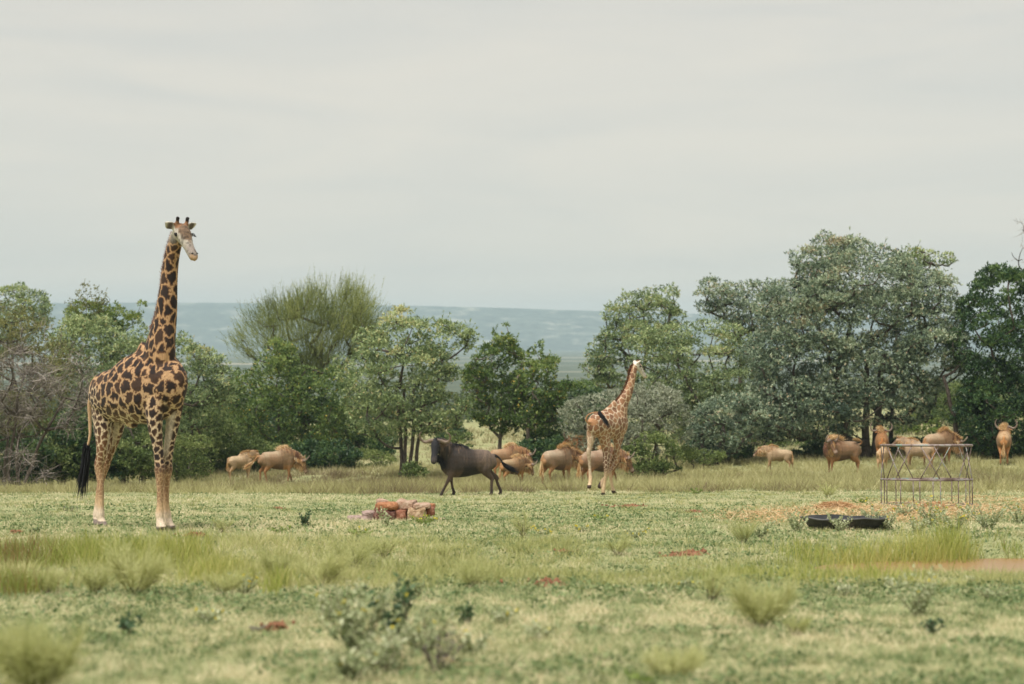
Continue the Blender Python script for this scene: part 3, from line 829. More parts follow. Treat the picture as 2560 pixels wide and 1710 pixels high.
# right
tree("sage_tree", "huge blue grey sage tree, the biggest of the tree line", "tree", 'sage', 88, [(1745, 760), (1720, 700), (1760, 660), (1800, 655), (1830, 630), (1800, 580), (1850, 568), (1885, 527), (1925, 548), (1955, 540), (2000, 560), (2060, 575), (2110, 610), (2180, 645), (2205, 700), (2212, 770), (2225, 810), (2205, 860), (2150, 900), (2130, 960), (2070, 990), (2000, 975), (1900, 1015), (1830, 1010), (1760, 1015), (1690, 1000), (1670, 930), (1730, 870), (1700, 810)], [(1983, 1985), (2008, 2030)], 1.3, .5, 126, TB, trunk_r=.19, spray=7, flat=.55)
tree("sage_tree", "sage tree with a flat ragged top left of the biggest tree", "tree", 'sage', 98, [(1580, 690), (1605, 650), (1630, 632), (1680, 648), (1740, 640), (1800, 640), (1810, 690), (1790, 760), (1720, 780), (1660, 740), (1600, 715)], [(1700, 1695)], .75, .4, 127, TB, flat=.45, spray=7, trunk_r=.13)
tree("leafy_tree", "green sprig topped branch leaning out of the biggest tree's right side", "tree", 'yellowsage', 92, [(2040, 590), (2080, 565), (2130, 575), (2185, 580), (2190, 602), (2140, 625), (2090, 640), (2040, 630)], [(2040, 2070)], .6, .3, 128, TB, spray=4)
tree("leafy_tree", "tall deep green tree at the right end of the tree line", "tree", 'dark', 86, [(2195, 720), (2230, 660), (2240, 625), (2290, 605), (2330, 620), (2345, 650), (2400, 620), (2450, 700), (2450, 900), (2430, 1040), (2330, 1050), (2250, 1045), (2190, 1010), (2180, 940), (2215, 860), (2175, 800)], [(2282, 2275), (2200, 2165), (2380, 2370)], 1.0, .42, 129, TB, spray=4, trunk_r=.13)
tree("leafy_bush", "yellow green bush lit behind the biggest trunk", "bush", 'bright', 104, [(2040, 985), (2090, 950), (2150, 960), (2170, 1010), (2150, 1045), (2060, 1045)], [(2100, 2100)], .8, .34, 130, BB)
tree("leafy_bush", "dark bush behind the feeder's far rim", "bush", 'dark', 92, [(2050, 1020), (2110, 1005), (2190, 1000), (2250, 1030), (2250, 1062), (2150, 1068), (2060, 1062)], [(2140, 2140)], 1.0, .3, 131, BB)
tree("leafy_bush", "dark bush beside the wildebeest that shows its rump", "bush", 'bush', 90, [(2310, 1010), (2350, 985), (2420, 990), (2440, 1050), (2380, 1065), (2320, 1060)], [(2370, 2370)], 1.0, .3, 132, BB)
tree("leafy_bush", "low bush behind the lone calf", "bush", 'bush', 98, [(1650, 1010), (1720, 985), (1800, 990), (1850, 1015), (1840, 1040), (1740, 1045), (1660, 1045)], [(1750, 1750)], .9, .3, 133, BB, spray=3)
tree("leafy_bush", "dark bush between the lone calf and the biggest trunk", "bush", 'dark', 92, [(1830, 1020), (1880, 1000), (1960, 1000), (1975, 1040), (1940, 1062), (1850, 1060)], [(1900, 1900)], .9, .28, 134, BB)
tree("dead_tree", "bare dead tree reaching in above the deep green tree", "tree", 'olive', 96, [(2305, 560), (2325, 510), (2350, 490), (2420, 480), (2440, 620), (2400, 680), (2350, 640), (2330, 600)], [(2400, 2390)], .22, .4, 135, TB, mode='bare', trunk_r=.08, out=.2)

BACK = "bushes crowded behind the tree line"
BACK_LABELS = [
    "mid green bush behind the bare thorn bush's trunks",
    "grey green bush behind the dark leafy bush at the standing giraffe's tail",
    "deep green bush behind the standing giraffe's belly",
    "mid green bush behind the sage tree that leans past the giraffe's chest",
    "grey green bush behind the spreading dark tree's left stem",
    "deep green bush behind the spreading dark tree's middle",
    "mid green bush left of the four dark stems",
    "grey green bush right behind the four dark stems",
    "deep green bush behind the leaning trunk's long low branch",
    "mid green bush behind the silvery bush's left half",
    "grey green bush behind the yellow grey sage tree's trunk",
    "deep green bush behind the low crooked stemmed sage bush",
    "mid green bush behind the lone calf's bush",
    "grey green bush behind the biggest tree's hanging left boughs",
    "deep green bush behind the feeder, left of the deep green tree",
    "mid green bush behind the deep green tree's slanting stem",
    "grey green bush behind the deep green tree's straight trunk",
    "deep green bushlet in the dry grass between the four stems and the slim trunk",
]
for k, (bx_, ty, w_) in enumerate([(60, 965, 150), (190, 935, 150), (330, 905, 130), (470, 900, 150), (590, 930, 130), (700, 900, 170), (820, 930, 150), (885, 965, 90), (1330, 885, 130), (1400, 930, 140), (1560, 930, 160), (1680, 900, 160), (1790, 930, 170), (1900, 950, 160), (2140, 900, 130), (2215, 880, 150), (2320, 880, 150), (1035, 965, 60)]):
    kd = ('bush', 'yellowsage', 'dark')[k % 3]
    rr_ = np.random.default_rng(900 + k)
    ol = [(bx_ + w_ * .62 * math.cos(a), (ty + 1055) / 2 - (1055 - ty) * .55 * math.sin(a) * rr_.uniform(.8, 1.12)) for a in np.linspace(0, 2 * np.pi, 14)[:-1]]
    tree("crowded_bush", BACK_LABELS[k],
         "bush", kd, 104 + 3 * (k % 5), ol, [(bx_, bx_ + 4)], .62, .42, 900 + k, BACK, spray=2)

# low undergrowth closing the foot of the tree line
LOW = "low undergrowth bushes at the foot of the trees"
for k, (bx_, ty, w_, d_, kd, lab) in enumerate([
    (30, 985, 150, 78, 'dark', "dark low bush behind the pile of dry branches"),
    (120, 1015, 120, 79, 'bush', "low green bush just right of the pile of dry branches"),
    (215, 1020, 110, 80, 'dark', "dark low bush left of the standing giraffe's hind legs"),
    (310, 1010, 120, 81, 'bush', "low bush filling the gap between the giraffe's front and hind legs"),
    (420, 1005, 130, 84, 'small', "fine leaved low bush right of the giraffe's front legs"),
    (500, 1000, 140, 91, 'bush', "low green bush behind the pale hornless calf"),
    (585, 1010, 130, 92, 'small', "fine leaved low bush above the space between calf and adult"),
    (735, 1010, 150, 91, 'dark', "dark low bush ahead of the long tailed wildebeest"),
    (830, 1030, 130, 92, 'small', "fine leaved low bush before the four dark stems"),
    (950, 1062, 46, 80, 'bush', "leafy shoots around the base of the four dark stems"),
    (1245, 1000, 120, 90, 'dark', "dark low bush behind the small golden wildebeest"),
    (1640, 1010, 150, 88, 'dark', "dark low bush under the crooked stemmed sage bush"),
    (1600, 1030, 110, 84, 'small', "fine leaved low bush below the yellow grey sage tree"),
    (1860, 1035, 110, 90, 'dark', "dark low bush at the muzzle side of the head twisting wildebeest"),
    (2070, 1010, 140, 92, 'dark', "dark low bush behind the orange wildebeest"),
    (2240, 1010, 150, 90, 'dark', "dark low bush between the feeder and the rump showing wildebeest"),
    (2400, 1010, 130, 88, 'bush', "low green bush right of the rump showing wildebeest")]):
    rr_ = np.random.default_rng(950 + k); bt = 1108 if d_ < 86 else 1085
    if bx_ > 1500: bt = 1065
    ol = [(bx_ + w_ * .6 * math.cos(a), (ty + bt) / 2 - (bt - ty) * .55 * math.sin(a) * rr_.uniform(.75, 1.15)) for a in np.linspace(0, 2 * np.pi, 14)[:-1]]
    tree("low_bush", lab, "bush", kd, d_, ol, [(bx_ - w_ * .1, bx_ - w_ * .15), (bx_ + w_ * .1, bx_ + w_ * .16)], 1.6 if kd == 'small' else 1.1, .28, 950 + k, LOW, spray=4, trunk_r=.03)

# distant woods in the dip behind: reads as one mass
def far_wood():
    r = np.random.default_rng(66); g = Geo()
    n = 420
    d = r.uniform(135, 330, n); x = r.uniform(-.30, .30, n) * d
    h = r.uniform(2.2, 4.6, n) * np.interp(d, [135, 200, 330], [.55, 1.0, 1.5])
    for i in range(n):
        z = G(x[i], d[i]); m = 80
        u = nrm(r.normal(size=(m, 3))); u[:, 2] = np.abs(u[:, 2])
        P = np.array([x[i], d[i], z]) + u * [h[i] * .75, h[i] * .75, h[i]] * r.uniform(.7, 1, (m, 1)) * (.7 + .5 * vnoise(u * 2 + i, 1, 5))[:, None]
        leaves(g, P, u + r.normal(0, .7, (m, 3)), r.uniform(.4, .85, m) * d[i] / 200, r.uniform(.28, .5, m) * d[i] / 200, np.clip(r.normal(.45, .2, m), 0, 1), r, tri=True)
    o = g.build("distant_wood", M_leaf['haze'])
    tag(o, "dull green woods in the dip behind the tree line", "woods", kind="stuff")
far_wood()
# ------------------------------------------------------------------ things on the meadow
def rock(name, label, c, size, mat, seed, rz=0.0, group=None, rnd=.35, sub=5):
    """quarried stone: a box with rounded, broken and weathered faces"""
    r = np.random.default_rng(seed)
    n = sub + 3; lin = np.linspace(-1, 1, n)
    V, Q, ids = [], [], {}
    def vid(p):
        k = tuple(np.round(p, 4))
        if k not in ids: ids[k] = len(V); V.append(p)
        return ids[k]
    for ax in range(3):
        for sg in (-1, 1):
            for i in range(n - 1):
                for j in range(n - 1):
                    q = []
                    for (a, b) in ((i, j), (i + 1, j), (i + 1, j + 1), (i, j + 1)):
                        p = np.zeros(3); p[ax] = sg; p[(ax + 1) % 3] = lin[a]; p[(ax + 2) % 3] = lin[b]; q.append(vid(p))
                    Q.append(q if sg > 0 else q[::-1])
    V = np.array(V)
    sph = nrm(V) * 1.25
    V = V * (1 - rnd) + sph * rnd
    h = np.array(size) / 2
    W = V * h
    nn = nrm(V)
    W = W + nn * ((fbm(W + seed, 9, seed, 3) - .5) * 1.35 * min(h) + (fbm(W, 26, seed + 5, 2) - .5) * .4 * min(h))[:, None]
    co, si = math.cos(rz), math.sin(rz)
    W = W @ np.array([[co, si, 0], [-si, co, 0], [0, 0, 1]])
    o = obj(name, mk_mesh(name, W, Q, smooth_shade=False), mat, None, c)
    return tag(o, label, "stone", group)

def stone_mat(name, a, b, c):
    return noise_mat(name, [a, b, c], 16, [.3, .5, .72], bump=.7, bscale=40)
M_orange = stone_mat("orange_sandstone", (.22, .095, .05), (.40, .18, .09), (.50, .27, .16))
M_maroon = stone_mat("maroon_stone", (.085, .035, .03), (.16, .075, .06), (.36, .24, .18))
M_tan = stone_mat("tan_sandstone", (.22, .13, .08), (.42, .29, .18), (.58, .46, .32))
M_pale = stone_mat("pale_slab_stone", (.28, .15, .10), (.44, .30, .22), (.60, .48, .38))
M_lilac = stone_mat("grey_pink_stone", (.26, .17, .14), (.38, .28, .25), (.46, .36, .32))
M_rust = stone_mat("rust_stone", (.13, .055, .04), (.28, .12, .075), (.46, .25, .17))
pile_c = hit(1010, 1302)
def stone(x0, x1, y0, y1, dy, th, mat, label, seed, rz=0.0, rnd=.35):
    """x0..y1 = extent on the enlarged view of the pile; dy = depth behind the front face, th = thickness front to back"""
    d = pile_c[1] + dy
    px0, px1, py0, py1 = 840 + x0 * .1278, 840 + x1 * .1278, 1220 + y0 * .1278, 1220 + y1 * .1278
    s = d / F
    c = np.array([((px0 + px1) / 2 - CX) * s, d, CAMZ - ((py0 + py1) / 2 - CY) * s])
    return rock("stone", label, c, ((px1 - px0) * s, th, (py1 - py0) * s), mat, seed, rz, "stones of the low tumbled pile", rnd)
stone(760, 1175, 425, 680, .0, .42, M_maroon, "dark maroon block at the bottom of the stone pile", 1, .05, .16)
stone(1175, 1400, 415, 670, .02, .36, M_rust, "rusty orange block in the middle of the stone pile's lower course", 2, -.06, .2)
stone(1405, 1755, 385, 670, .0, .38, M_tan, "wide tan block at the right of the stone pile's lower course", 3, .04, .16)
stone(795, 1205, 285, 432, .0, .34, M_orange, "rounded orange stone lying on the maroon block", 4, .0, .5)
stone(805, 1010, 225, 330, .36, .26, M_pale, "small pinkish stone behind the rounded orange stone", 5, .3, .25)
stone(1190, 1560, 240, 395, .14, .46, M_pale, "pale flat slab topping the stone pile", 6, -.1, .2)
stone(1500, 1840, 300, 392, .05, .42, M_pale, "thin pale slab overhanging the tan block", 7, .12, .2)
stone(1740, 1925, 380, 540, .12, .30, M_rust, "brown stone jutting from the pile's right end", 8, .2, .4)
stone(1750, 1935, 305, 385, .28, .24, M_orange, "orange flake resting above the jutting brown stone", 9, -.2, .3)
stone(515, 765, 465, 660, .10, .32, M_lilac, "grey pink stone leaning against the maroon block", 10, .2, .3)
stone(230, 620, 560, 770, -.30, .26, M_lilac, "loaf shaped lilac stone lying apart from the pile", 11, .08, .55)
stone(1790, 1960, 560, 660, -.02, .22, M_lilac, "small flat stone at the foot of the jutting brown stone", 12, .0, .3)
stone(1985, 2175, 590, 655, .05, .2, M_pale, "pale flake farthest out beyond the pile's right end", 13, .1, .3)
stone(640, 790, 680, 750, -.4, .15, M_rust, "little brown stone between the loaf shaped stone and the pile", 14, .1, .45)
stone(780, 1080, 615, 690, -.16, .18, M_tan, "flat pinkish slab in the grass under the maroon block", 15, .0, .25)

# hay feeder ------------------------------------------------------------------
def feeder():
    d = 46.0; c = at(2317, d); R = 1.03
    root = thing("hay_feeder", "round rusty steel hay feeder with crossed bars standing in weeds", "hay feeder", c)
    root.rotation_euler = (-math.atan(.050), 0, 0)             # stands square on the slope
    m, nt, b = new_mat("weathered_steel")
    t = nt.nodes.new("ShaderNodeTexCoord")
    n = nt.nodes.new("ShaderNodeTexNoise"); n.inputs["Scale"].default_value = 3.5; n.inputs["Detail"].default_value = 7; n.inputs["Roughness"].default_value = .7
    nt.links.new(t.outputs["Object"], n.inputs["Vector"])
    rp = ramp(nt, [(.08, .05, .042), (.17, .125, .11), (.30, .25, .24), (.17, .32, .28)], [.3, .45, .56, .66])
    nt.links.new(n.outputs["Fac"], rp.inputs[0]); nt.links.new(rp.outputs[0], b.inputs["Base Color"])
    b.inputs["Roughness"].default_value = .55; b.inputs["Metallic"].default_value = .25
    top, mid = 1.40, .62
    def ring(name, z, rr, sag=.0):
        g = Geo(); n_ = 72; th = np.linspace(0, 2 * np.pi, n_ + 1)
        pts = np.stack([np.cos(th) * R, np.sin(th) * R, z + sag * np.sin(th * 2 + .6)], 1)
        tube(g, pts, rr, 8); return g.build(name, m, root, smooth_shade=True)
    ring("top_rim", top, .027, .006); ring("middle_rim", mid, .022, .004); ring("bottom_rim", .05, .02)
    N = 14; off = math.radians(-110)
    P = lambda an, z: np.array([math.cos(an) * R, math.sin(an) * R, z])
    for k in range(N):
        a = off + k / N * 2 * math.pi; at_ = a + (.96 if k % 2 == 0 else -.96) / N * 2 * math.pi       # neighbouring bars cross in pairs
        g = Geo(); tube(g, [P(a, mid), P(a, .3), P(a, 0.0)], .0125, 7); g.build("leg", m, root, smooth_shade=True)
        g = Geo(); tube(g, [P(a, mid), (P(a, mid) + P(at_, top)) / 2 + [0, 0, 0], P(at_, top)], .0125, 7); g.build("brace", m, root, smooth_shade=True)
feeder()

# black rubber trough ------------------------------------------------------------
def trough():
    c = hit(2110, 1320); d = c[1]
    root = thing("rubber_trough", "low black rubber trough cut from a big tyre, half hidden by weeds", "trough", c)
    root.rotation_euler = (-math.atan(.045), 0, 0)
    m = noise_mat("black_rubber", [(.010, .011, .013), (.030, .032, .036), (.10, .085, .07)], 5, [.35, .6, .8], rough=.6, bump=.3, spec=.35)
    m2 = noise_mat("scuffed_rubber_edge", [(.05, .052, .055), (.16, .16, .165)], 7, rough=.65)
    R = 255 / 2 * d / F * .84; H = .18
    n = 56
    def rows(prof, wav):
        V = []
        for (rr, z) in prof:
            for k in range(n):
                a = k / n * 2 * math.pi
                w = 1 + .03 * math.sin(3 * a + 1) + .02 * math.sin(7 * a)
                zz = z + wav * (z / H) * (.009 * math.sin(4 * a + .5) + .005 * math.sin(9 * a))
                V.append((math.cos(a) * rr * w, math.sin(a) * rr * w, zz))
        i = np.arange(len(prof) - 1)[:, None] * n; j = np.arange(n)[None]; jn = (j + 1) % n
        return V, np.stack([i + j, i + jn, i + n + jn, i + n + j], -1).reshape(-1, 4)
    g = Geo(); V, Q = rows([(.02, .02), (R * .74, 0.0), (R * .80, .01), (R * .90, .09), (R * .97, .17), (R, H), (R * .985, H + .004), (R * .955, H - .015), (R * .92, .16), (R * .85, .07), (R * .72, .035), (.02, .035)], 1)
    g.add(V, Q=Q); g.build("tub", m, root, smooth_shade=True)
    g = Geo(); th = np.arange(n + 1) / n * 2 * np.pi
    w = 1 + .03 * np.sin(3 * th + 1) + .02 * np.sin(7 * th)
    tube(g, np.stack([np.cos(th) * R * w * .995, np.sin(th) * R * w * .995, H + .009 * np.sin(4 * th + .5) + .005 * np.sin(9 * th) - .012], 1), .015, 6)
    g.build("rolled_edge", m2, root, smooth_shade=True)
trough()

# straw ------------------------------------------------------------------------------
M_straw = plant_mat("straw", [(.30, .16, .07), (.52, .31, .15), (.70, .50, .29), (.82, .68, .47)], [0, .35, .7, 1], trans=.15)
def straw():
    r = np.random.default_rng(91); g = Geo()
    spots = [(1950, 1290, 150, 18, 1500), (2080, 1288, 170, 20, 2200), (2230, 1285, 200, 22, 2600), (2380, 1282, 200, 20, 2200), (2500, 1272, 160, 18, 1500), (1870, 1300, 110, 12, 500), (2330, 1262, 160, 12, 1300), (2480, 1250, 160, 10, 700), (2150, 1275, 160, 10, 900), (2250, 1302, 180, 12, 700)]
    for (px, py, w, h, n) in spots:
        pxs = px + r.normal(0, w * .42, n); pys = py + r.normal(0, h * .5, n)
        c0 = hit(px, py)
        sl = (CAMZ - c0[2]) / c0[1]
        x = c0[0] + (pxs - px) * c0[1] / F; y = c0[1] - (pys - py) * c0[1] / F / (sl - .052)
        k = (y > 34) & (y < 56); x, y = x[k], y[k]; m = len(x)
        P = np.stack([x, y, gz(x, y) + r.uniform(.0, .035, m)], 1)
        D = np.stack([r.normal(0, 1, m), r.normal(0, 1, m), r.normal(.05, .25, m)], 1)
        ribbons(g, P, D, r.uniform(.08, .24, m), .011, np.clip(r.normal(.58, .2, m), 0, 1), r, bend=r.normal(0, .2, (m, 3)))
    o = g.build("strewn_straw", M_straw); tag(o, "orange straw strewn around the feeder and trough", "straw", kind="stuff")
straw()
def heap(px, py, w, h, n, label, seed, tone=.45):
    r = np.random.default_rng(seed); g = Geo(); c = hit(px, py); s = c[1] / F
    rx, hz = w * s / 2, h * s
    # mound under the loose straws
    na, nr = 20, 6; V = []
    for k in range(nr + 1):
        t = k / nr
        for a in range(na):
            an = a / na * 2 * np.pi
            V.append((c[0] + rx * t * math.cos(an) * .9, c[1] + rx * .7 * t * math.sin(an), c[2] - .03 + hz * .8 * (1 - t ** 1.7) * (1 + .12 * r.normal())))
    i = np.arange(nr)[:, None] * na; j = np.arange(na)[None]; jn = (j + 1) % na
    g.add(V, Q=np.stack([i + j, i + jn, i + na + jn, i + na + j], -1).reshape(-1, 4), qv=.12)
    an, t = r.uniform(0, 6.283, n), np.sqrt(r.random(n))
    P = np.stack([c[0] + rx * t * np.cos(an), c[1] + rx * .75 * t * np.sin(an), c[2] - .02 + hz * .85 * (1 - t ** 1.7) * r.uniform(.85, 1.1, n)], 1)
    D = np.stack([np.cos(an) + r.normal(0, .8, n), np.sin(an) + r.normal(0, .8, n), r.normal(-.1, .35, n)], 1)
    ribbons(g, P, D, r.uniform(.08, .26, n), .012, np.clip(r.normal(tone, .22, n), 0, 1), r, bend=np.stack([r.normal(0, .2, n), r.normal(0, .2, n), np.full(n, -.25)], 1))
    o = g.build("hay_heap", M_straw, None, c, local=c); tag(o, label, "hay")
heap(2090, 1275, 120, 27, 1600, "orange brown heap of hay behind the black trough", 5, .42)
heap(2335, 1272, 90, 24, 900, "remains of hay inside the round feeder", 6, .5)

# ------------------------------------------------------------------ single plants in the meadow
def twig_base(c, r, g, n, h, spread, w):
    an = r.uniform(0, 6.283, n)
    D = np.stack([np.cos(an) * spread, np.sin(an) * spread, np.full(n, 1.)], 1) + r.normal(0, .12, (n, 3))
    L = h * r.uniform(.5, .95, n)
    P = np.tile(c, (n, 1)) + r.normal(0, .015, (n, 3)) * [1, 1, 0] - [0, 0, .01]
    D = nrm(D)
    ribbons(g, P, D, L, w, np.zeros(n), r, bend=r.normal(0, .1, (n, 3)), seg=3)
    return P, D, L

M_feathery = plant_mat("feathery_weed", [(.20, .17, .085), (.35, .38, .15), (.52, .54, .24), (.68, .66, .36)], [0, .25, .62, 1], trans=.4)
M_stem = plant_mat("weed_stems", [(.10, .07, .045), (.16, .12, .08)], trans=0)
def feathery(px, py, wpx, hpx, label, seed, n=900, tone=.55):
    """fennel-like bush: woody forks carrying a cloud of fine thread leaves"""
    r = np.random.default_rng(seed); c = hit(px, py); s = c[1] / F; h, rad = hpx * s * 1.3, wpx * s / 2
    root = thing("feathery_bush", label, "plant", c, "feathery bushes in the meadow")
    n = int(n * .62)
    g = Geo(); P, D, L = twig_base(np.zeros(3), r, g, 14, h * .9, rad / h * 1.35, .010)
    g.build("stems", M_stem, root)
    g = Geo()
    j = r.integers(0, len(P), n); t = r.uniform(.15, 1, n) ** .75
    P0 = P[j] + D[j] * (L[j] * t)[:, None]
    u = nrm(D[j] + r.normal(0, .55, (n, 3)) + [0, 0, .3])
    ribbons(g, P0, u, h * r.uniform(.12, .52, n), .0046 * max(1, c[1] / 24), np.clip(tone + .2 * (t - .5) + r.normal(0, .16, n), 0, 1), r, bend=r.normal(0, .2, (n, 3)), seg=2)
    P1 = P0 + u * (h * .2)
    ribbons(g, P1, nrm(u + r.normal(0, .7, (n, 3))), h * r.uniform(.10, .22, n), .0045 * max(1, c[1] / 24), np.clip(tone + .1 + r.normal(0, .16, n), 0, 1), r, seg=1)
    g.build("foliage", M_feathery, root)

M_herb = plant_mat("grey_green_herb", [(.06, .09, .04), (.20, .255, .12), (.38, .43, .235), (.56, .58, .39)], [0, .3, .7, 1], trans=.28)
M_herb2 = plant_mat("fresh_green_herb", [(.025, .07, .02), (.09, .17, .035), (.23, .31, .07), (.40, .46, .16)], [0, .3, .7, 1], trans=.3)
M_flower = plant_mat("yellow_petals", [(.62, .50, .04), (.80, .70, .12)], trans=.2)
def herb(px, py, wpx, hpx, label, seed, mat=None, n=14, leaf=.05, tone=.55, flowers=0, group="leafy weeds in the meadow"):
    r = np.random.default_rng(seed); c = hit(px, py); s = c[1] / F; h, rad = hpx * s * 1.15, wpx * s / 2
    root = thing("leafy_weed", label, "plant", c, group)
    g = Geo(); P, D, L = twig_base(np.zeros(3), r, g, n, h, rad / h * 1.0, .009)
    g.build("stems", M_stem, root)
    g = Geo(); k = max(6, int(h / leaf * 2.6)); m = n * k
    j = np.repeat(np.arange(n), k); t = r.uniform(.12, 1.0, m)
    P0 = P[j] + D[j] * (L[j] * t)[:, None]
    u = nrm(D[j] * .35 + r.normal(0, .8, (m, 3)) + [0, 0, .15])
    leaves(g, P0, u, leaf * r.uniform(.6, 1.4, m), leaf * .55 * r.uniform(.7, 1.3, m), np.clip(tone + .2 * (t - .5) + r.normal(0, .17, m), 0, 1), r)
    g.build("foliage", mat or M_herb, root)
    if flowers:
        g = Geo(); j = r.integers(0, n, flowers); P1 = np.repeat(P[j] + D[j] * (L[j] * r.uniform(.75, 1.05, flowers))[:, None], 5, 0)
        leaves(g, P1, r.normal(0, 1, (flowers * 5, 3)) + [0, 0, .4], .022 * max(1, c[1] / 25), .02 * max(1, c[1] / 25), r.random(flowers * 5), r)
        g.build("flowers", M_flower, root)

for k, (px, py, w, h, n, lab) in enumerate([
    (100, 1745, 270, 190, 3000, "big blurred feathery bush, tallest of the near meadow"),
    (338, 1492, 165, 118, 1700, "round feathery bush on forked brown stems below the reeds"),
    (235, 1492, 90, 70, 600, "small feathery bush beside the round forked one"),
    (118, 1488, 110, 66, 700, "low feathery bush in front of the brown reeds"),
    (560, 1490, 110, 66, 700, "feathery bush below the right end of the giraffe's reeds"),
    (690, 1450, 90, 70, 600, "yellow green feathery bush left of the grey leaved weeds"),
    (800, 1470, 150, 95, 1100, "pale feathery bush behind the grey leaved weeds"),
    (885, 1425, 120, 85, 900, "feathery bush below the loaf shaped stone"),
    (960, 1395, 90, 55, 500, "low feathery bush a little below the stone pile"),
    (1110, 1400, 70, 45, 400, "tiny feathery bush among the mown turf below the pile's right end"),
    (1308, 1345, 50, 55, 350, "upright feathery sprig alone in the middle turf"),
    (1545, 1388, 85, 52, 500, "feathery bush short of the thin red scrape"),
    (1905, 1575, 175, 125, 1900, "dense blurred feathery bush in the right foreground turf"),
    (1860, 1360, 80, 62, 500, "feathery bush at the left end of the pond reeds"),
    (2070, 1245, 60, 36, 350, "small feathery bush behind the hay heap"),
    (1780, 1505, 110, 80, 380, "thin straw tinted feathery bush beside the dense blurred one"),
    (1990, 1590, 80, 50, 500, "small feathery bush at the foot of the dense blurred one"),
    (1680, 1700, 240, 90, 1500, "low feathery bush at the very front of the right turf"),
    (560, 1330, 70, 40, 300, "sparse feathery sprig beside the crumbled earth by the giraffe"),
    (1180, 1470, 110, 70, 700, "feathery bush in the ditch left of the largest red patch")]):
    feathery(px, py, w, h, lab, 300 + k, n, .5 + .12 * math.sin(k * 2.3))

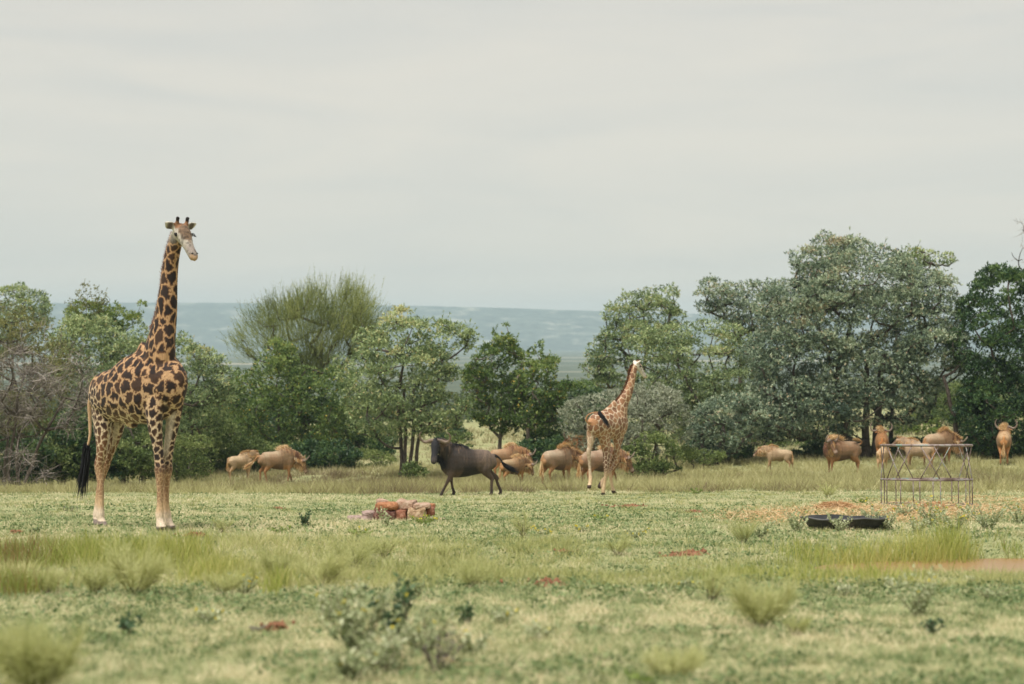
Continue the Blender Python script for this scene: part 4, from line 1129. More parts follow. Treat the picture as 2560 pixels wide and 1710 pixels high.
for k, (px, py, w, h, mt, n, lf, fl, tn, lab) in enumerate([
    (900, 1640, 220, 190, 0, 24, .045, 4, .62, "tall grey leaved weed clump out of focus"),
    (985, 1600, 150, 170, 2, 12, .055, 2, .25, "dark glossy weed rising out of the grey leaved clump"),
    (1030, 1500, 60, 60, 0, 8, .035, 0, .5, "small grey weed behind the grey leaved clump"),
    (840, 1560, 120, 110, 0, 14, .04, 3, .75, "silvery weed left of the tall grey clump"),
    (1160, 1565, 70, 70, 2, 8, .04, 0, .45, "thin green weed right of the grey clump"),
    (1250, 1560, 150, 60, 0, 16, .04, 3, .65, "spreading pale weed low in the turf below the largest red patch"),
    (325, 1590, 90, 55, 2, 9, .06, 0, .2, "dark broad leaved rosette in the left turf"),
    (610, 1485, 110, 60, 0, 12, .035, 6, .7, "pale weed with yellow flowers below the round feathery bush"),
    (520, 1560, 130, 50, 0, 14, .035, 5, .7, "pale low weed with yellow flowers in the left turf"),
    (760, 1316, 50, 46, 2, 9, .045, 0, .15, "dark green sprigs left of the loaf shaped stone"),
    (90, 1336, 26, 22, 2, 6, .04, 0, .15, "tiny dark sprig near the brown reeds"),
    (965, 1316, 40, 48, 0, 6, .05, 0, .75, "pale sprig growing up before the maroon block"),
    (1060, 1312, 130, 42, 1, 16, .035, 6, .7, "fresh green weeds at the foot of the stone pile"),
    (900, 1345, 120, 40, 1, 14, .035, 3, .65, "fresh green weeds below the loaf shaped stone"),
    (1360, 1340, 120, 36, 0, 14, .035, 16, .75, "pale weeds with yellow flowers in the middle turf"),
    (1450, 1330, 90, 30, 0, 10, .035, 8, .7, "low pale weeds with yellow flowers near the lone sprig"),
    (1590, 1345, 130, 40, 0, 14, .035, 8, .65, "spreading weeds with yellow flowers right of the lone sprig"),
    (1990, 1330, 110, 70, 0, 14, .04, 2, .6, "grey green weeds at the trough's left end"),
    (2100, 1328, 90, 52, 0, 14, .04, 0, .75, "pale weeds in front of the trough"),
    (2205, 1328, 150, 66, 0, 30, .042, 2, .7, "pale weeds covering the trough's right end"),
    (2330, 1318, 150, 85, 0, 20, .042, 12, .7, "grey green weeds with yellow flowers before the feeder"),
    (2470, 1325, 150, 80, 0, 20, .042, 6, .72, "tall pale weeds right of the feeder"),
    (2545, 1310, 90, 60, 0, 12, .042, 2, .72, "pale weeds near the pond's far bank"),
    (2260, 1290, 120, 50, 0, 14, .04, 4, .65, "weeds around the feeder's left legs"),
    (2420, 1290, 120, 45, 0, 14, .04, 4, .65, "weeds around the feeder's right legs"),
    (1900, 1345, 90, 50, 0, 10, .04, 2, .55, "weeds before the strewn straw's left end"),
    (2290, 1545, 150, 130, 0, 18, .035, 4, .7, "branching pale weed with twiggy stems below the pond"),
    (2245, 1470, 160, 40, 0, 14, .035, 0, .8, "whitish weeds along the pond's near edge"),
    (2440, 1455, 160, 26, 0, 14, .035, 0, .85, "low whitish weeds on the pond's near rim"),
    (2330, 1590, 60, 50, 2, 8, .05, 0, .2, "dark broad leaved weed below the branching pale weed"),
    (1720, 1480, 110, 50, 0, 12, .035, 4, .65, "pale weeds short of the reed edge"),
    (1610, 1715, 200, 50, 1, 18, .045, 0, .5, "bright green low weed at the bottom of the turf"),
    (1090, 1690, 160, 120, 3, 10, .02, 0, .3, "dry brown weed stalks at the bottom of the turf"),
    (830, 1440, 40, 36, 2, 4, .07, 0, .35, "blue green broad leaf above the silvery weed"),
    (2150, 1260, 110, 30, 1, 12, .04, 3, .6, "low green weeds behind the hay heap's right side"),
    (1740, 1235, 60, 22, 1, 9, .05, 0, .5, "small green weed at the scrub edge before the lone calf"),
    (960, 1690, 200, 140, 0, 20, .045, 2, .72, "pale weed mass at the foot of the tall grey clump"),
    (1060, 1640, 170, 130, 0, 18, .042, 3, .6, "grey green weed right of the dark glossy weed"),
    (880, 1700, 180, 110, 0, 16, .045, 2, .65, "pale weed left of the dry brown stalks"),
    (1180, 1640, 160, 80, 0, 16, .042, 3, .7, "low pale weed between the dry stalks and the thin green weed"),
    (1340, 1600, 160, 60, 0, 16, .04, 2, .75, "low pale weed right of the spreading pale one"),
    (2120, 1490, 120, 50, 0, 12, .035, 0, .8, "whitish weed below the reeds' near edge"),
    (2480, 1500, 140, 50, 0, 14, .035, 0, .6, "green weed in the turf below the pond's near rim"),
    (2180, 1305, 120, 55, 0, 14, .04, 3, .7, "pale weeds between the trough and the feeder's left leg"),
    (2390, 1330, 140, 70, 0, 18, .042, 8, .65, "grey green weeds on the meadow side of the feeder's right legs"),
    (2290, 1335, 120, 60, 0, 16, .042, 8, .7, "flowering weeds between trough and pond reeds"),
    (1500, 1300, 110, 26, 1, 12, .04, 2, .6, "flat green weeds above the long flat scrape's near side"),
    (1270, 1300, 130, 30, 0, 14, .04, 0, .7, "flat pale weeds right of the farthest pale flake"),
    (700, 1335, 120, 34, 1, 14, .04, 1, .6, "flat green weeds below the dark green sprigs")]):
    herb(px, py, w, h, lab, 500 + k, (M_herb, M_herb2, plant_mat("glossy_weed_%d" % k, [(.035, .07, .035), (.10, .17, .08), (.22, .30, .15)], trans=.2, rough=.4) if mt == 2 else None, M_dead)[mt], n, lf, tn, fl)

def dry_twig(px, py, wpx, hpx, label, seed, n=6):
    r = np.random.default_rng(seed); c = hit(px, py); s = c[1] / F
    g = Geo()
    for k in range(n):
        a = np.array([r.normal(0, wpx * s * .12), r.normal(0, .05), .01]); b = a + [r.uniform(-.5, .5) * wpx * s, r.normal(0, .1), r.uniform(.3, 1) * hpx * s]
        tube(g, crom([a, (a + b) / 2 + r.normal(0, .04, 3), b], 3), np.linspace(.012, .004, 7), 5, .4)
    o = g.build("dry_branch", M_dead, None, c); tag(o, label, "branch")
dry_twig(180, 1279, 46, 16, "thin dry twig on the turf below the giraffe's tail", 31)
dry_twig(1338, 1188, 14, 22, "small forked dead stick standing between two wildebeest", 32, 3)
dry_twig(640, 1582, 60, 10, "short dead stick in the left turf", 33, 3)
# ------------------------------------------------------------------ animals
def loft(cps, hint, sides=16, sub=5):
    """closed body along control rows x y z a b: a across, b along the hint side"""
    C = crom(cps, sub)
    c, a, b = C[:, :3], np.maximum(C[:, 3], .004), np.maximum(C[:, 4], .004)
    t = nrm(np.gradient(c, axis=0))
    h = np.broadcast_to(np.asarray(hint, float), t.shape)
    side = nrm(np.cross(h, t)); up = np.cross(t, side)
    th = np.arange(sides) / sides * 2 * np.pi
    V = c[:, None] + (a[:, None] * np.cos(th))[..., None] * side[:, None] + (b[:, None] * np.sin(th))[..., None] * up[:, None]
    m = len(c); V = V.reshape(-1, 3)
    i = np.arange(m - 1)[:, None] * sides; j = np.arange(sides)[None]; jn = (j + 1) % sides
    Q = np.stack([i + j, i + jn, i + sides + jn, i + sides + j], -1).reshape(-1, 4)
    V = np.concatenate([V, [c[0] - t[0] * min(a[0], b[0]) * .6], [c[-1] + t[-1] * min(a[-1], b[-1]) * .6]])
    j = np.arange(sides); jn = (j + 1) % sides; e = m * sides
    T = np.concatenate([np.stack([jn, j, np.full(sides, e)], 1), np.stack([(m - 1) * sides + j, (m - 1) * sides + jn, np.full(sides, e + 1)], 1)])
    return V, Q, T, c

class Body:
    """one continuous skin grown over several lofts"""
    def __init__(s): s.g, s.cen, s.tag = Geo(), [], []
    def loft(s, tagname, cps, hint, sides=16, sub=5):
        V, Q, T, c = loft(cps, hint, sides, sub)
        s.g.add(V, Q=Q, T=T)
        s.cen.append(c); s.tag += [tagname] * len(c)
    def grow(s, name, voxel, iters=5):
        V = np.concatenate(s.g.V); Q = np.concatenate(s.g.Q); T = np.concatenate(s.g.T)
        me = mk_mesh(name + "_raw", V, Q, T)
        o = bpy.data.objects.new("tmp", me); scene.collection.objects.link(o)
        m = o.modifiers.new("r", 'REMESH'); m.mode = 'VOXEL'; m.voxel_size = voxel
        sm = o.modifiers.new("s", 'SMOOTH'); sm.factor = .5; sm.iterations = iters
        dg = bpy.context.evaluated_depsgraph_get(); dg.update()
        out = bpy.data.meshes.new_from_object(o.evaluated_get(dg))
        out.name = name
        bpy.data.objects.remove(o); bpy.data.meshes.remove(me)
        out.polygons.foreach_set("use_smooth", np.ones(len(out.polygons), bool))
        co = np.zeros(len(out.vertices) * 3, np.float32); out.vertices.foreach_get("co", co); co = co.reshape(-1, 3).astype(float)
        no = np.zeros(len(co) * 3, np.float32); out.vertex_normals.foreach_get("vector", no); no = no.reshape(-1, 3).astype(float)
        C = np.concatenate(s.cen); tg = np.array(s.tag)
        near = np.zeros(len(co), int)
        for k in range(0, len(co), 4000):
            near[k:k + 4000] = np.argmin(((co[k:k + 4000, None] - C[None]) ** 2).sum(-1), 1)
        return out, co, no, tg[near]

def set_col(me, col):
    a = me.attributes.new("col", 'FLOAT_COLOR', 'POINT')
    a.data.foreach_set("color", np.concatenate([np.clip(col, 0, 1), np.ones((len(col), 1))], 1).astype(np.float32).ravel())

def lerp(a, b, t):
    t = np.asarray(t, float)[:, None]
    return np.asarray(a, float) * (1 - t) + np.asarray(b, float) * t

def coat_patches(co, no, spacing, aniso, gap, warp, seed):
    """patch centres spread over the skin with their own spacing; returns 0 in the net between, 1 inside patches, and the patch number"""
    r = np.random.default_rng(seed)
    A = co * aniso
    pick = r.permutation(len(co))[:14000]
    sd, ss = np.zeros((0, 3)), np.zeros(0)
    for i in pick:
        if len(sd):
            dd = ((sd - A[i]) ** 2).sum(1)
            if (dd < (.5 * (ss + spacing[i])) ** 2).any(): continue
        sd = np.vstack([sd, A[i]]); ss = np.append(ss, spacing[i])
    W = A + warp * spacing[:, None] * (np.stack([vnoise(A, 16, seed + 1), vnoise(A, 16, seed + 2), vnoise(A, 16, seed + 3)], 1) - .5) \
          + .5 * warp * spacing[:, None] * (np.stack([vnoise(A, 40, seed + 4), vnoise(A, 40, seed + 5), vnoise(A, 40, seed + 6)], 1) - .5)
    f = np.zeros(len(co)); who = np.zeros(len(co), int)
    for k in range(0, len(co), 3000):
        D = np.sqrt(((W[k:k + 3000, None] - sd[None]) ** 2).sum(-1)) / ss[None]
        o2 = np.argpartition(D, 1, 1)[:, :2]
        d2 = np.take_along_axis(D, o2, 1)
        f[k:k + 3000] = np.abs(d2[:, 1] - d2[:, 0]); who[k:k + 3000] = np.where(d2[:, 0] < d2[:, 1], o2[:, 0], o2[:, 1])
    return f - gap, who

M_coat = coat_mat("animal_coat")
M_eye = noise_mat("eye_black", [(.008, .006, .006), (.015, .012, .01)], 5, rough=.12, spec=.6)
M_black_hair = plant_mat("black_hair", [(.006, .007, .010), (.02, .02, .024)], trans=0, rough=.55)
M_red_hair = plant_mat("rust_hair", [(.10, .04, .022), (.22, .095, .05)], trans=0.1)
M_gold_hair = plant_mat("golden_hair", [(.30, .135, .045), (.60, .36, .15), (.90, .74, .48)], [0, .45, 1], trans=.2)
M_brown_hair = plant_mat("dark_brown_hair", [(.015, .013, .012), (.05, .038, .03)], trans=0)
M_horn = noise_mat("horn_keratin", [(.10, .075, .06), (.30, .23, .18)], 12, rough=.45)
M_hoof = noise_mat("hoof_keratin", [(.07, .045, .035), (.18, .12, .09)], 12, rough=.6)

def ball(name, c, r, mat, parent, squash=(1, 1, 1)):
    g = Geo(); n, m = 8, 12
    V = [(0, 0, 1)]
    for i in range(1, n):
        for j in range(m):
            a, b = i / n * np.pi, j / m * 2 * np.pi
            V.append((math.sin(a) * math.cos(b), math.sin(a) * math.sin(b), math.cos(a)))
    V.append((0, 0, -1))
    T = [(0, 1 + j, 1 + (j + 1) % m) for j in range(m)] + [(len(V) - 1, 1 + (n - 2) * m + (j + 1) % m, 1 + (n - 2) * m + j) for j in range(m)]
    Q = [(1 + i * m + j, 1 + (i + 1) * m + j, 1 + (i + 1) * m + (j + 1) % m, 1 + i * m + (j + 1) % m) for i in range(n - 2) for j in range(m)]
    g.add(np.array(V) * r * np.asarray(squash), Q=Q, T=T)
    return g.build(name, mat, parent, loc=c, smooth_shade=True)

def strand_lock(name, mat, parent, P, D, L, W, seed, bend, seg=3):
    r = np.random.default_rng(seed); g = Geo()
    ribbons(g, np.asarray(P), np.asarray(D), L, W, r.random(len(P)) ** (.55 if name == 'mane' else 1), r, bend=bend, seg=seg)
    return g.build(name, mat, parent)

def giraffe_head(B, poll, d, L, ear_spread=.25, side=None):
    """skull, ears and horns along unit direction d"""
    d = nrm(d); side = nrm(np.cross(d, [0, 0, 1.])) if side is None else nrm(side)
    up = nrm(np.cross(side, d))
    if up[2] < 0: up = -up
    k = L / .66
    def pt(s, u=0, l=0): return poll + d * s * k + up * u * k + side * l * k
    rows = [(-.07, .00, .075, .08), (0, .01, .115, .115), (.10, .015, .130, .125), (.20, .01, .112, .115), (.32, -.005, .086, .092), (.44, -.015, .072, .074), (.55, -.02, .074, .068), (.62, -.03, .062, .052), (.66, -.035, .03, .03)]
    B.loft('head', [(*pt(s, u), a * k, b * k) for s, u, a, b in rows], up)
    B.loft('head', [(*pt(.02, .06), .05 * k, .05 * k), (*pt(.14, .09), .045 * k, .05 * k), (*pt(.26, .07), .04 * k, .04 * k)], up)      # brow
    B.loft('head', [(*pt(.30, -.05), .05 * k, .05 * k), (*pt(.45, -.07), .045 * k, .04 * k), (*pt(.60, -.075), .045 * k, .03 * k)], up)  # lower jaw
    for s in (-1, 1):
        B.loft('head', [(*pt(.09, .03, s * .085), .05 * k, .045 * k), (*pt(.17, .03, s * .095), .035 * k, .04 * k)], up)   # eye socket
        b0 = pt(-.01, .09, s * .07)
        B.loft('ossicone', [(*b0, .034 * k, .034 * k), (*(b0 + up * .045 * k - d * .02 * k + side * s * .01 * k), .03 * k, .03 * k), (*(b0 + up * .085 * k - d * .04 * k + side * s * .012 * k), .029 * k, .029 * k), (*(b0 + up * .112 * k - d * .05 * k + side * s * .014 * k), .034 * k, .034 * k)], d)
        e0 = pt(-.03, .02, s * .10); od = nrm(side * s + up * .50 - d * .15)
        e1 = e0 + od * ear_spread * .5 * k; e2 = e0 + od * ear_spread * k
        B.loft('ear', [(*e0, .03 * k, .03 * k), (*(e0 + od * .05 * k), .06 * k, .022), (*e1, .080 * k, .02), (*(e0 + od * ear_spread * .8 * k), .050 * k, .018), (*e2, .012, .012)], d, sides=12)
    return pt, up, side

def head_parts(root, pt, up, side, d, k):
    for s in (-1, 1):
        ball("eye", pt(.135, .025, s * .128), .030 * k, M_eye, root)
        P = np.array([pt(.12 + .01 * i, .045, s * .140) for i in range(8)])
        strand_lock("eyelash", M_black_hair, root, P, nrm(side * s + up * .25 + d * .3)[None] + np.zeros((8, 3)), .05 * k, .012, 3, [0, 0, -.3])
        ball("nostril", pt(.585, .028, s * .040), .016 * k, M_eye, root, (1.1, 1.1, .8))

def paint_head(col, co, no, tg, poll, d, up, side, k, dark):
    h = (tg == 'head')
    rel = co - poll
    s = rel @ nrm(d) / k; u = rel @ up / k; l = np.abs(rel @ side) / k
    n1 = fbm(co, 28, 5, 3)
    brown, pale, tan = ((.19, .125, .08), (.44, .40, .34), (.42, .28, .17)) if dark else ((.40, .26, .17), (.62, .58, .53), (.50, .36, .24))
    topm = smooth(.035, .085, u + .08 * (n1 - .5) - .30 * (l - .05) * (l > .05) - .05 * smooth(.3, .5, s)) * (1 - smooth(.50, .60, s))
    c = lerp(pale, brown, topm)
    c = c * (1 - .35 * smooth(.5, .7, n1)[:, None] * topm[:, None])
    c = lerp(c, (.22, .18, .16) if dark else (.33, .27, .24), smooth(.32, .46, s) * smooth(-.04, .02, u) * .8)
    c = c * (1 - .45 * smooth(.56, .66, vnoise(co, 22, 9)) * smooth(-.06, .0, u))[:, None]
    c = lerp(c, tan, smooth(.555, .62, s) * (u < .02))
    col[h] = c[h]
    o = (tg == 'ossicone'); uu = smooth(.145, .170, u)
    col[o] = lerp(np.broadcast_to((.25, .13, .07), co.shape), (.015, .012, .012), uu)[o]
    e = (tg == 'ear')
    fr = no @ nrm(d)
    ce = lerp(np.broadcast_to((.58, .55, .48), co.shape), (.12, .095, .08), smooth(.7, .9, fr) * smooth(.11, .16, l) * (1 - smooth(.20, .25, l)))
    col[e] = ce[e]

def big_giraffe():
    d0 = 32.0
    base = at(325, d0)
    root = thing("giraffe", "tall giraffe with dark brown patches standing still, facing the camera", "giraffe", base)
    def X(px, py, yy, a, b=None):
        dd = d0 + yy
        return ((px - CX) / F * dd - base[0], yy, CAMZ - (py - CY) / F * dd - base[2] + .005, a, a if b is None else b)
    fwd = nrm([.64, -.77, 0]); lat = np.array([.77, .64, 0])
    B = Body()
    B.loft('torso', [X(236, 1000, .66, .08, .17), X(254, 992, .52, .24, .37), X(300, 988, .2, .36, .46), X(350, 972, -.1, .40, .58), X(396, 966, -.34, .37, .58), X(432, 975, -.55, .27, .44), X(450, 985, -.66, .13, .24)], (0, 0, 1))
    B.loft('torso', [X(262, 965, .45, .10, .17), X(300, 945, .2, .12, .18), X(345, 915, -.08, .13, .20), X(372, 880, -.25, .12, .22)], (0, 0, 1))
    B.loft('neck', [X(392, 965, -.30, .28, .42), X(396, 915, -.36, .25, .36), X(403, 858, -.45, .20, .30), X(413, 806, -.50, .165, .225), X(418, 760, -.55, .150, .19), X(423, 700, -.60, .128, .15), X(428, 655, -.66, .118, .13), X(435, 620, -.72, .112, .12), X(443, 592, -.78, .11, .11), X(450, 580, -.80, .09, .09)], fwd)
    fr, fl = -lat * .16, lat * .16
    # near (right) front leg, far (left) front leg, near hind leg, far hind leg
    B.loft('fleg', [X(388, 985, -.52, .15, .24), X(386, 1030, -.58, .13, .18), X(388, 1070, -.60, .11, .13), X(394, 1113, -.60, .085, .092), X(398, 1150, -.60, .078, .082), X(400, 1176, -.61, .088, .092), X(400, 1194, -.61, .072, .075), X(400, 1225, -.60, .052, .058), X(400, 1262, -.60, .052, .056), X(399, 1288, -.60, .068, .072), X(400, 1300, -.61, .060, .062), X(402, 1316, -.64, .074, .085), X(404, 1324, -.66, .078, .10)], fwd)
    B.loft('fleg', [X(436, 990, -.34, .13, .24), X(434, 1030, -.36, .12, .17), X(431, 1065, -.37, .10, .12), X(423, 1113, -.37, .082, .088), X(419, 1150, -.37, .076, .080), X(418, 1176, -.38, .086, .09), X(416, 1194, -.38, .070, .073), X(415, 1225, -.37, .052, .058), X(415, 1262, -.37, .052, .056), X(418, 1288, -.37, .066, .07), X(420, 1300, -.38, .060, .062), X(424, 1316, -.41, .074, .085), X(427, 1324, -.43, .078, .10)], fwd)
    B.loft('hleg', [X(256, 985, .40, .14, .26), X(254, 1025, .36, .135, .24), X(256, 1065, .33, .125, .20), X(256, 1105, .31, .095, .135), X(253, 1140, .33, .078, .098), X(248, 1163, .36, .075, .095), X(249, 1185, .36, .062, .075), X(252, 1220, .34, .052, .058), X(252, 1262, .33, .052, .056), X(251, 1288, .33, .068, .072), X(253, 1300, .32, .062, .064), X(257, 1314, .29, .076, .088), X(260, 1322, .27, .08, .10)], fwd)
    B.loft('hleg', [X(286, 990, .62, .13, .25), X(293, 1030, .62, .12, .20), X(292, 1068, .63, .11, .155), X(281, 1112, .66, .08, .105), X(270, 1145, .70, .07, .085), X(263, 1165, .73, .072, .09), X(256, 1190, .74, .058, .07), X(248, 1225, .74, .050, .055), X(244, 1262, .74, .050, .054), X(242, 1288, .74, .064, .068), X(242, 1298, .73, .060, .062), X(244, 1309, .70, .072, .085), X(246, 1316, .68, .076, .095)], fwd)
    B.loft('torso', [X(318, 1056, .04, .06, .06), X(330, 1064, -.01, .05, .05), X(342, 1064, -.07, .03, .03)], (0, 0, 1))
    B.loft('tail', [X(233, 985, .74, .05), X(224, 1010, .80, .038), X(225, 1060, .82, .030), X(224, 1095, .80, .024), X(216, 1124, .80, .022)], fwd)
    poll = np.array(X(450, 577, -.80, 0)[:3]); hd = nrm([.46, -.60, -.66])
    pt, up, side = giraffe_head(B, poll, hd, .68, .19)
    me, co, no, tg = B.grow("giraffe_body", .0155, 4)
    # coat -----------------------------------------------------------------
    z = co[:, 2]
    leg = (tg == 'fleg') | (tg == 'hleg')
    sp = np.where(tg == 'neck', .115, np.where(tg == 'torso', .148, .12))
    legsp = np.interp(z, [.2, .9, 1.2, 1.6, 2.0, 2.3], [.030, .042, .075, .10, .13, .155])
    sp = np.where(leg, legsp, sp)
    rumpn = (tg == 'hleg') & (z > 1.4); sp = np.where(rumpn, np.minimum(sp, .088), sp)
    sp = np.where((tg == 'neck') & (z > 3.9), np.interp(z, [3.9, 4.5], [.125, .085]), sp)
    belly = smooth(.25, .75, -no[:, 2]) * (tg == 'torso') * smooth(2.1, 1.75, z)
    an = np.where((tg == 'neck')[:, None], [1, 1, .72], [1, 1, .9])
    f, who = coat_patches(co, no, sp, an, .165, .62, 41)
    blur = fbm(co, 9, 3, 2)
    base_c = lerp((.45, .275, .145), (.54, .39, .235), smooth(2.6, 1.6, z))
    base_c = lerp(base_c, (.60, .475, .32), (tg == 'hleg') * smooth(.9, 1.2, z) * .8)
    base_c = lerp(base_c, (.66, .55, .40), np.clip(belly + leg * smooth(.9, 1.5, z) * smooth(2.1, 1.5, z) * .6, 0, 1))
    low = leg * smooth(1.02, .86, z)
    base_c = lerp(base_c, (.54, .375, .225), low * .9)
    base_c = lerp(base_c, (.66, .54, .42), leg * smooth(.36, .20, z))
    inner = leg * smooth(.2, .8, (no @ lat) * np.where((co @ lat) > (np.median((co @ lat)[leg])), -1, 1)) * smooth(1.0, 1.3, z)
    base_c = lerp(base_c, (.70, .62, .50), inner * .8)
    m = smooth(-.02, .075, f + .08 * (blur - .5))
    m = m * (1 - .30 * low) * (1 - leg * smooth(.52, .36, z)) * (1 - .75 * inner)
    core = smooth(.05, .30, f)
    toned = np.array([(.030, .019, .017), (.020, .013, .013), (.05, .027, .018)])[who % 3]
    rim = np.broadcast_to((.13, .060, .030), co.shape)
    pc = rim * (1 - core[:, None]) + toned * core[:, None]
    hind = (tg == 'hleg') * smooth(1.75, 1.2, z)
    pc = lerp(pc, (.20, .095, .045), np.clip(hind * .8 + low, 0, 1))
    pc = lerp(pc, (.20, .12, .07), belly * .7)
    col = base_c * (1 - m[:, None]) + pc * m[:, None]
    col[tg == 'tail'] = (.50, .34, .20)
    hoof = leg & (z < .075)
    col[hoof] = (.20, .16, .14)
    # knees darker
    kn = (tg == 'fleg') * smooth(.10, .02, np.abs(z - .96))
    col = lerp(col, (.12, .06, .035), kn * .5)
    nk = (tg == 'neck') * smooth(4.42, 4.72, z); col = lerp(col, (.58, .52, .45), nk * .8)
    paint_head(col, co, no, tg, poll, hd, up, side, .68 / .66, True)
    set_col(me, col)
    obj("body", me, M_coat, root)
    head_parts(root, pt, up, side, hd, .68 / .66)
    # mane down the back of the neck
    r = np.random.default_rng(4)
    bk = crom(np.array([X(433, 586, -.74, 0)[:3], X(421, 620, -.66, 0)[:3], X(411, 665, -.58, 0)[:3], X(406, 705, -.52, 0)[:3], X(398, 758, -.45, 0)[:3], X(390, 795, -.40, 0)[:3], X(378, 830, -.35, 0)[:3]]), 60)
    n = 6000
    P = bk[r.integers(0, len(bk), n)] + r.normal(0, .014, (n, 3)) + fwd * .03
    strand_lock("mane", M_red_hair, root, P, np.array([-.8, .5, .9]) + r.normal(0, .15, (n, 3)), r.uniform(.045, .085, n), .006, 5, [0, 0, -.1], 1)
    e = np.array(X(217, 1120, .80, 0)[:3]); n = 260
    P = e + r.normal(0, .025, (n, 3)) + np.array([0, 0, 1]) * r.uniform(-.05, .06, n)[:, None]
    strand_lock("tail_tuft", M_black_hair, root, P, np.array([-.10, 0, -1]) + r.normal(0, .045, (n, 3)), r.uniform(.30, .86, n), .018, 6, r.normal(0, .05, (n, 3)) + [-.02, 0, 0], 4)
    return root
big_giraffe()

def walking_giraffe():
    d0 = 57.0
    base = at(1500, d0)
    root = thing("giraffe", "smaller reddish brown giraffe walking away with its tail flicked up", "giraffe", base)
    q = .2552 * d0 / F                                  # metres in one step of the enlarged view the pose was read on
    def X(zx, zy, yy, a, b=None):
        dd = d0 + yy; px, py = 1400 + zx * .2552, 860 + zy * .2552
        return ((px - CX) / F * dd - base[0], yy, CAMZ - (py - CY) / F * dd - base[2], a, a if b is None else b)
    fwd = nrm([.62, .78, 0])
    B = Body()
    B.loft('torso', [X(285, 795, -.56, .07, .13), X(322, 800, -.42, .21, .31), X(400, 795, -.14, .28, .37), X(490, 785, .18, .31, .43), X(565, 785, .45, .28, .43), X(612, 790, .62, .20, .34), X(632, 795, .70, .10, .2)], (0, 0, 1))
    B.loft('torso', [X(335, 720, -.36, .09, .12), X(420, 700, -.08, .10, .14), X(500, 650, .2, .10, .16), X(550, 590, .38, .09, .16)], (0, 0, 1))
    B.loft('neck', [X(570, 740, .42, .22, .34), X(585, 660, .48, .19, .30), X(612, 580, .56, .15, .23), X(655, 500, .64, .125, .18), X(690, 400, .72, .105, .14), X(710, 310, .78, .095, .12), X(726, 240, .83, .09, .105), X(742, 200, .86, .085, .09)], fwd)
    B.loft('hleg', [X(318, 840, -.36, .13, .2), X(308, 890, -.38, .125, .17), X(300, 950, -.42, .095, .12), X(291, 1010, -.44, .066, .08), X(281, 1058, -.46, .066, .082), X(283, 1100, -.46, .052, .06), X(290, 1180, -.44, .040, .046), X(295, 1270, -.46, .044, .048), X(298, 1320, -.48, .056, .060), X(294, 1365, -.53, .052, .055), X(287, 1392, -.58, .066, .06), X(283, 1408, -.62, .06, .055)], fwd)
    B.loft('hleg', [X(405, 830, -.18, .15, .24), X(430, 900, -.12, .155, .22), X(447, 990, -.08, .13, .17), X(455, 1080, -.10, .095, .12), X(452, 1170, -.16, .082, .105), X(452, 1215, -.18, .07, .085), X(448, 1280, -.17, .048, .055), X(438, 1350, -.15, .044, .048), X(425, 1425, -.14, .058, .062), X(424, 1455, -.14, .052, .055), X(422, 1476, -.12, .064, .08), X(422, 1487, -.11, .068, .088)], fwd)
    B.loft('fleg', [X(540, 850, .36, .12, .2), X(555, 930, .36, .10, .15), X(562, 1010, .36, .085, .105), X(560, 1080, .36, .07, .078), X(556, 1150, .37, .075, .082), X(535, 1185, .36, .06, .066), X(490, 1250, .28, .044, .05), X(440, 1310, .2, .046, .05), X(415, 1342, .15, .056, .06), X(398, 1375, .08, .06, .062), X(386, 1405, .02, .068, .065)], fwd)
    B.loft('fleg', [X(590, 850, .60, .11, .2), X(582, 930, .60, .10, .14), X(555, 1020, .60, .08, .098), X(515, 1120, .60, .066, .074), X(487, 1215, .62, .072, .078), X(488, 1250, .62, .058, .062), X(500, 1330, .62, .042, .048), X(515, 1410, .62, .045, .05), X(523, 1440, .62, .058, .062), X(532, 1458, .63, .055, .06), X(545, 1474, .66, .062, .08), X(552, 1480, .68, .06, .08)], fwd)
    B.loft('tail', [X(298, 775, -.56, .045), X(268, 765, -.66, .032), X(254, 735, -.70, .026), X(270, 700, -.72, .022), X(310, 676, -.72, .02), X(360, 668, -.70, .02), X(388, 670, -.68, .018)], (0, 1, 0))
    poll = np.array(X(745, 196, .87, 0)[:3]); hd = nrm([.30, .12, -.37])
    pt, up, side = giraffe_head(B, poll, hd, .52, .24, side=(.35, -.92, 0.0))
    me, co, no, tg = B.grow("giraffe_body", .0185, 4)
    z = co[:, 2]; leg = (tg == 'fleg') | (tg == 'hleg')
    sp = np.where(tg == 'neck', .115, np.where(tg == 'torso', .128, .1))
    sp = np.where(leg, np.interp(z, [.2, .6, 1.0, 1.5, 2.0], [.035, .05, .075, .10, .12]), sp)
    f, who = coat_patches(co, no, sp, np.array([1, 1, .85]), .13, .35, 77)
    m = smooth(-.02, .07, f)
    low = leg * smooth(.72, .5, z)
    tone = np.array([(.27, .135, .07), (.21, .105, .06), (.31, .165, .09)])[who % 3]
    up_n = fbm(co, 5, 8, 2)
    base_c = np.broadcast_to((.60, .49, .36), co.shape) * 1.0
    base_c = lerp(base_c, (.62, .42, .25), (tg == 'neck') * .45)
    base_c = lerp(base_c, (.60, .44, .28), low)
    inner = ((tg == 'hleg') & (co[:, 0] < (330 - 392) * q)).astype(float)
    m = m * (1 - low * .8) * (1 - .55 * inner * smooth(1.9, 1.5, z)) * (1 - leg * smooth(.4, .3, z))
    tone = lerp(tone, (.13, .065, .035), (tg == 'hleg') * smooth(1.35, 1.0, z) * smooth(.6, .8, z))
    col = base_c * (1 - m[:, None]) + tone * m[:, None]
    col[tg == 'tail'] = (.42, .22, .11)
    sole = leg & ((z < .05) | ((tg == 'fleg') & (co[:, 0] < .02) & (z < .38)) | ((tg == 'hleg') & (co[:, 0] < -.25) & (z < .30)))
    col[sole] = (.055, .035, .028)
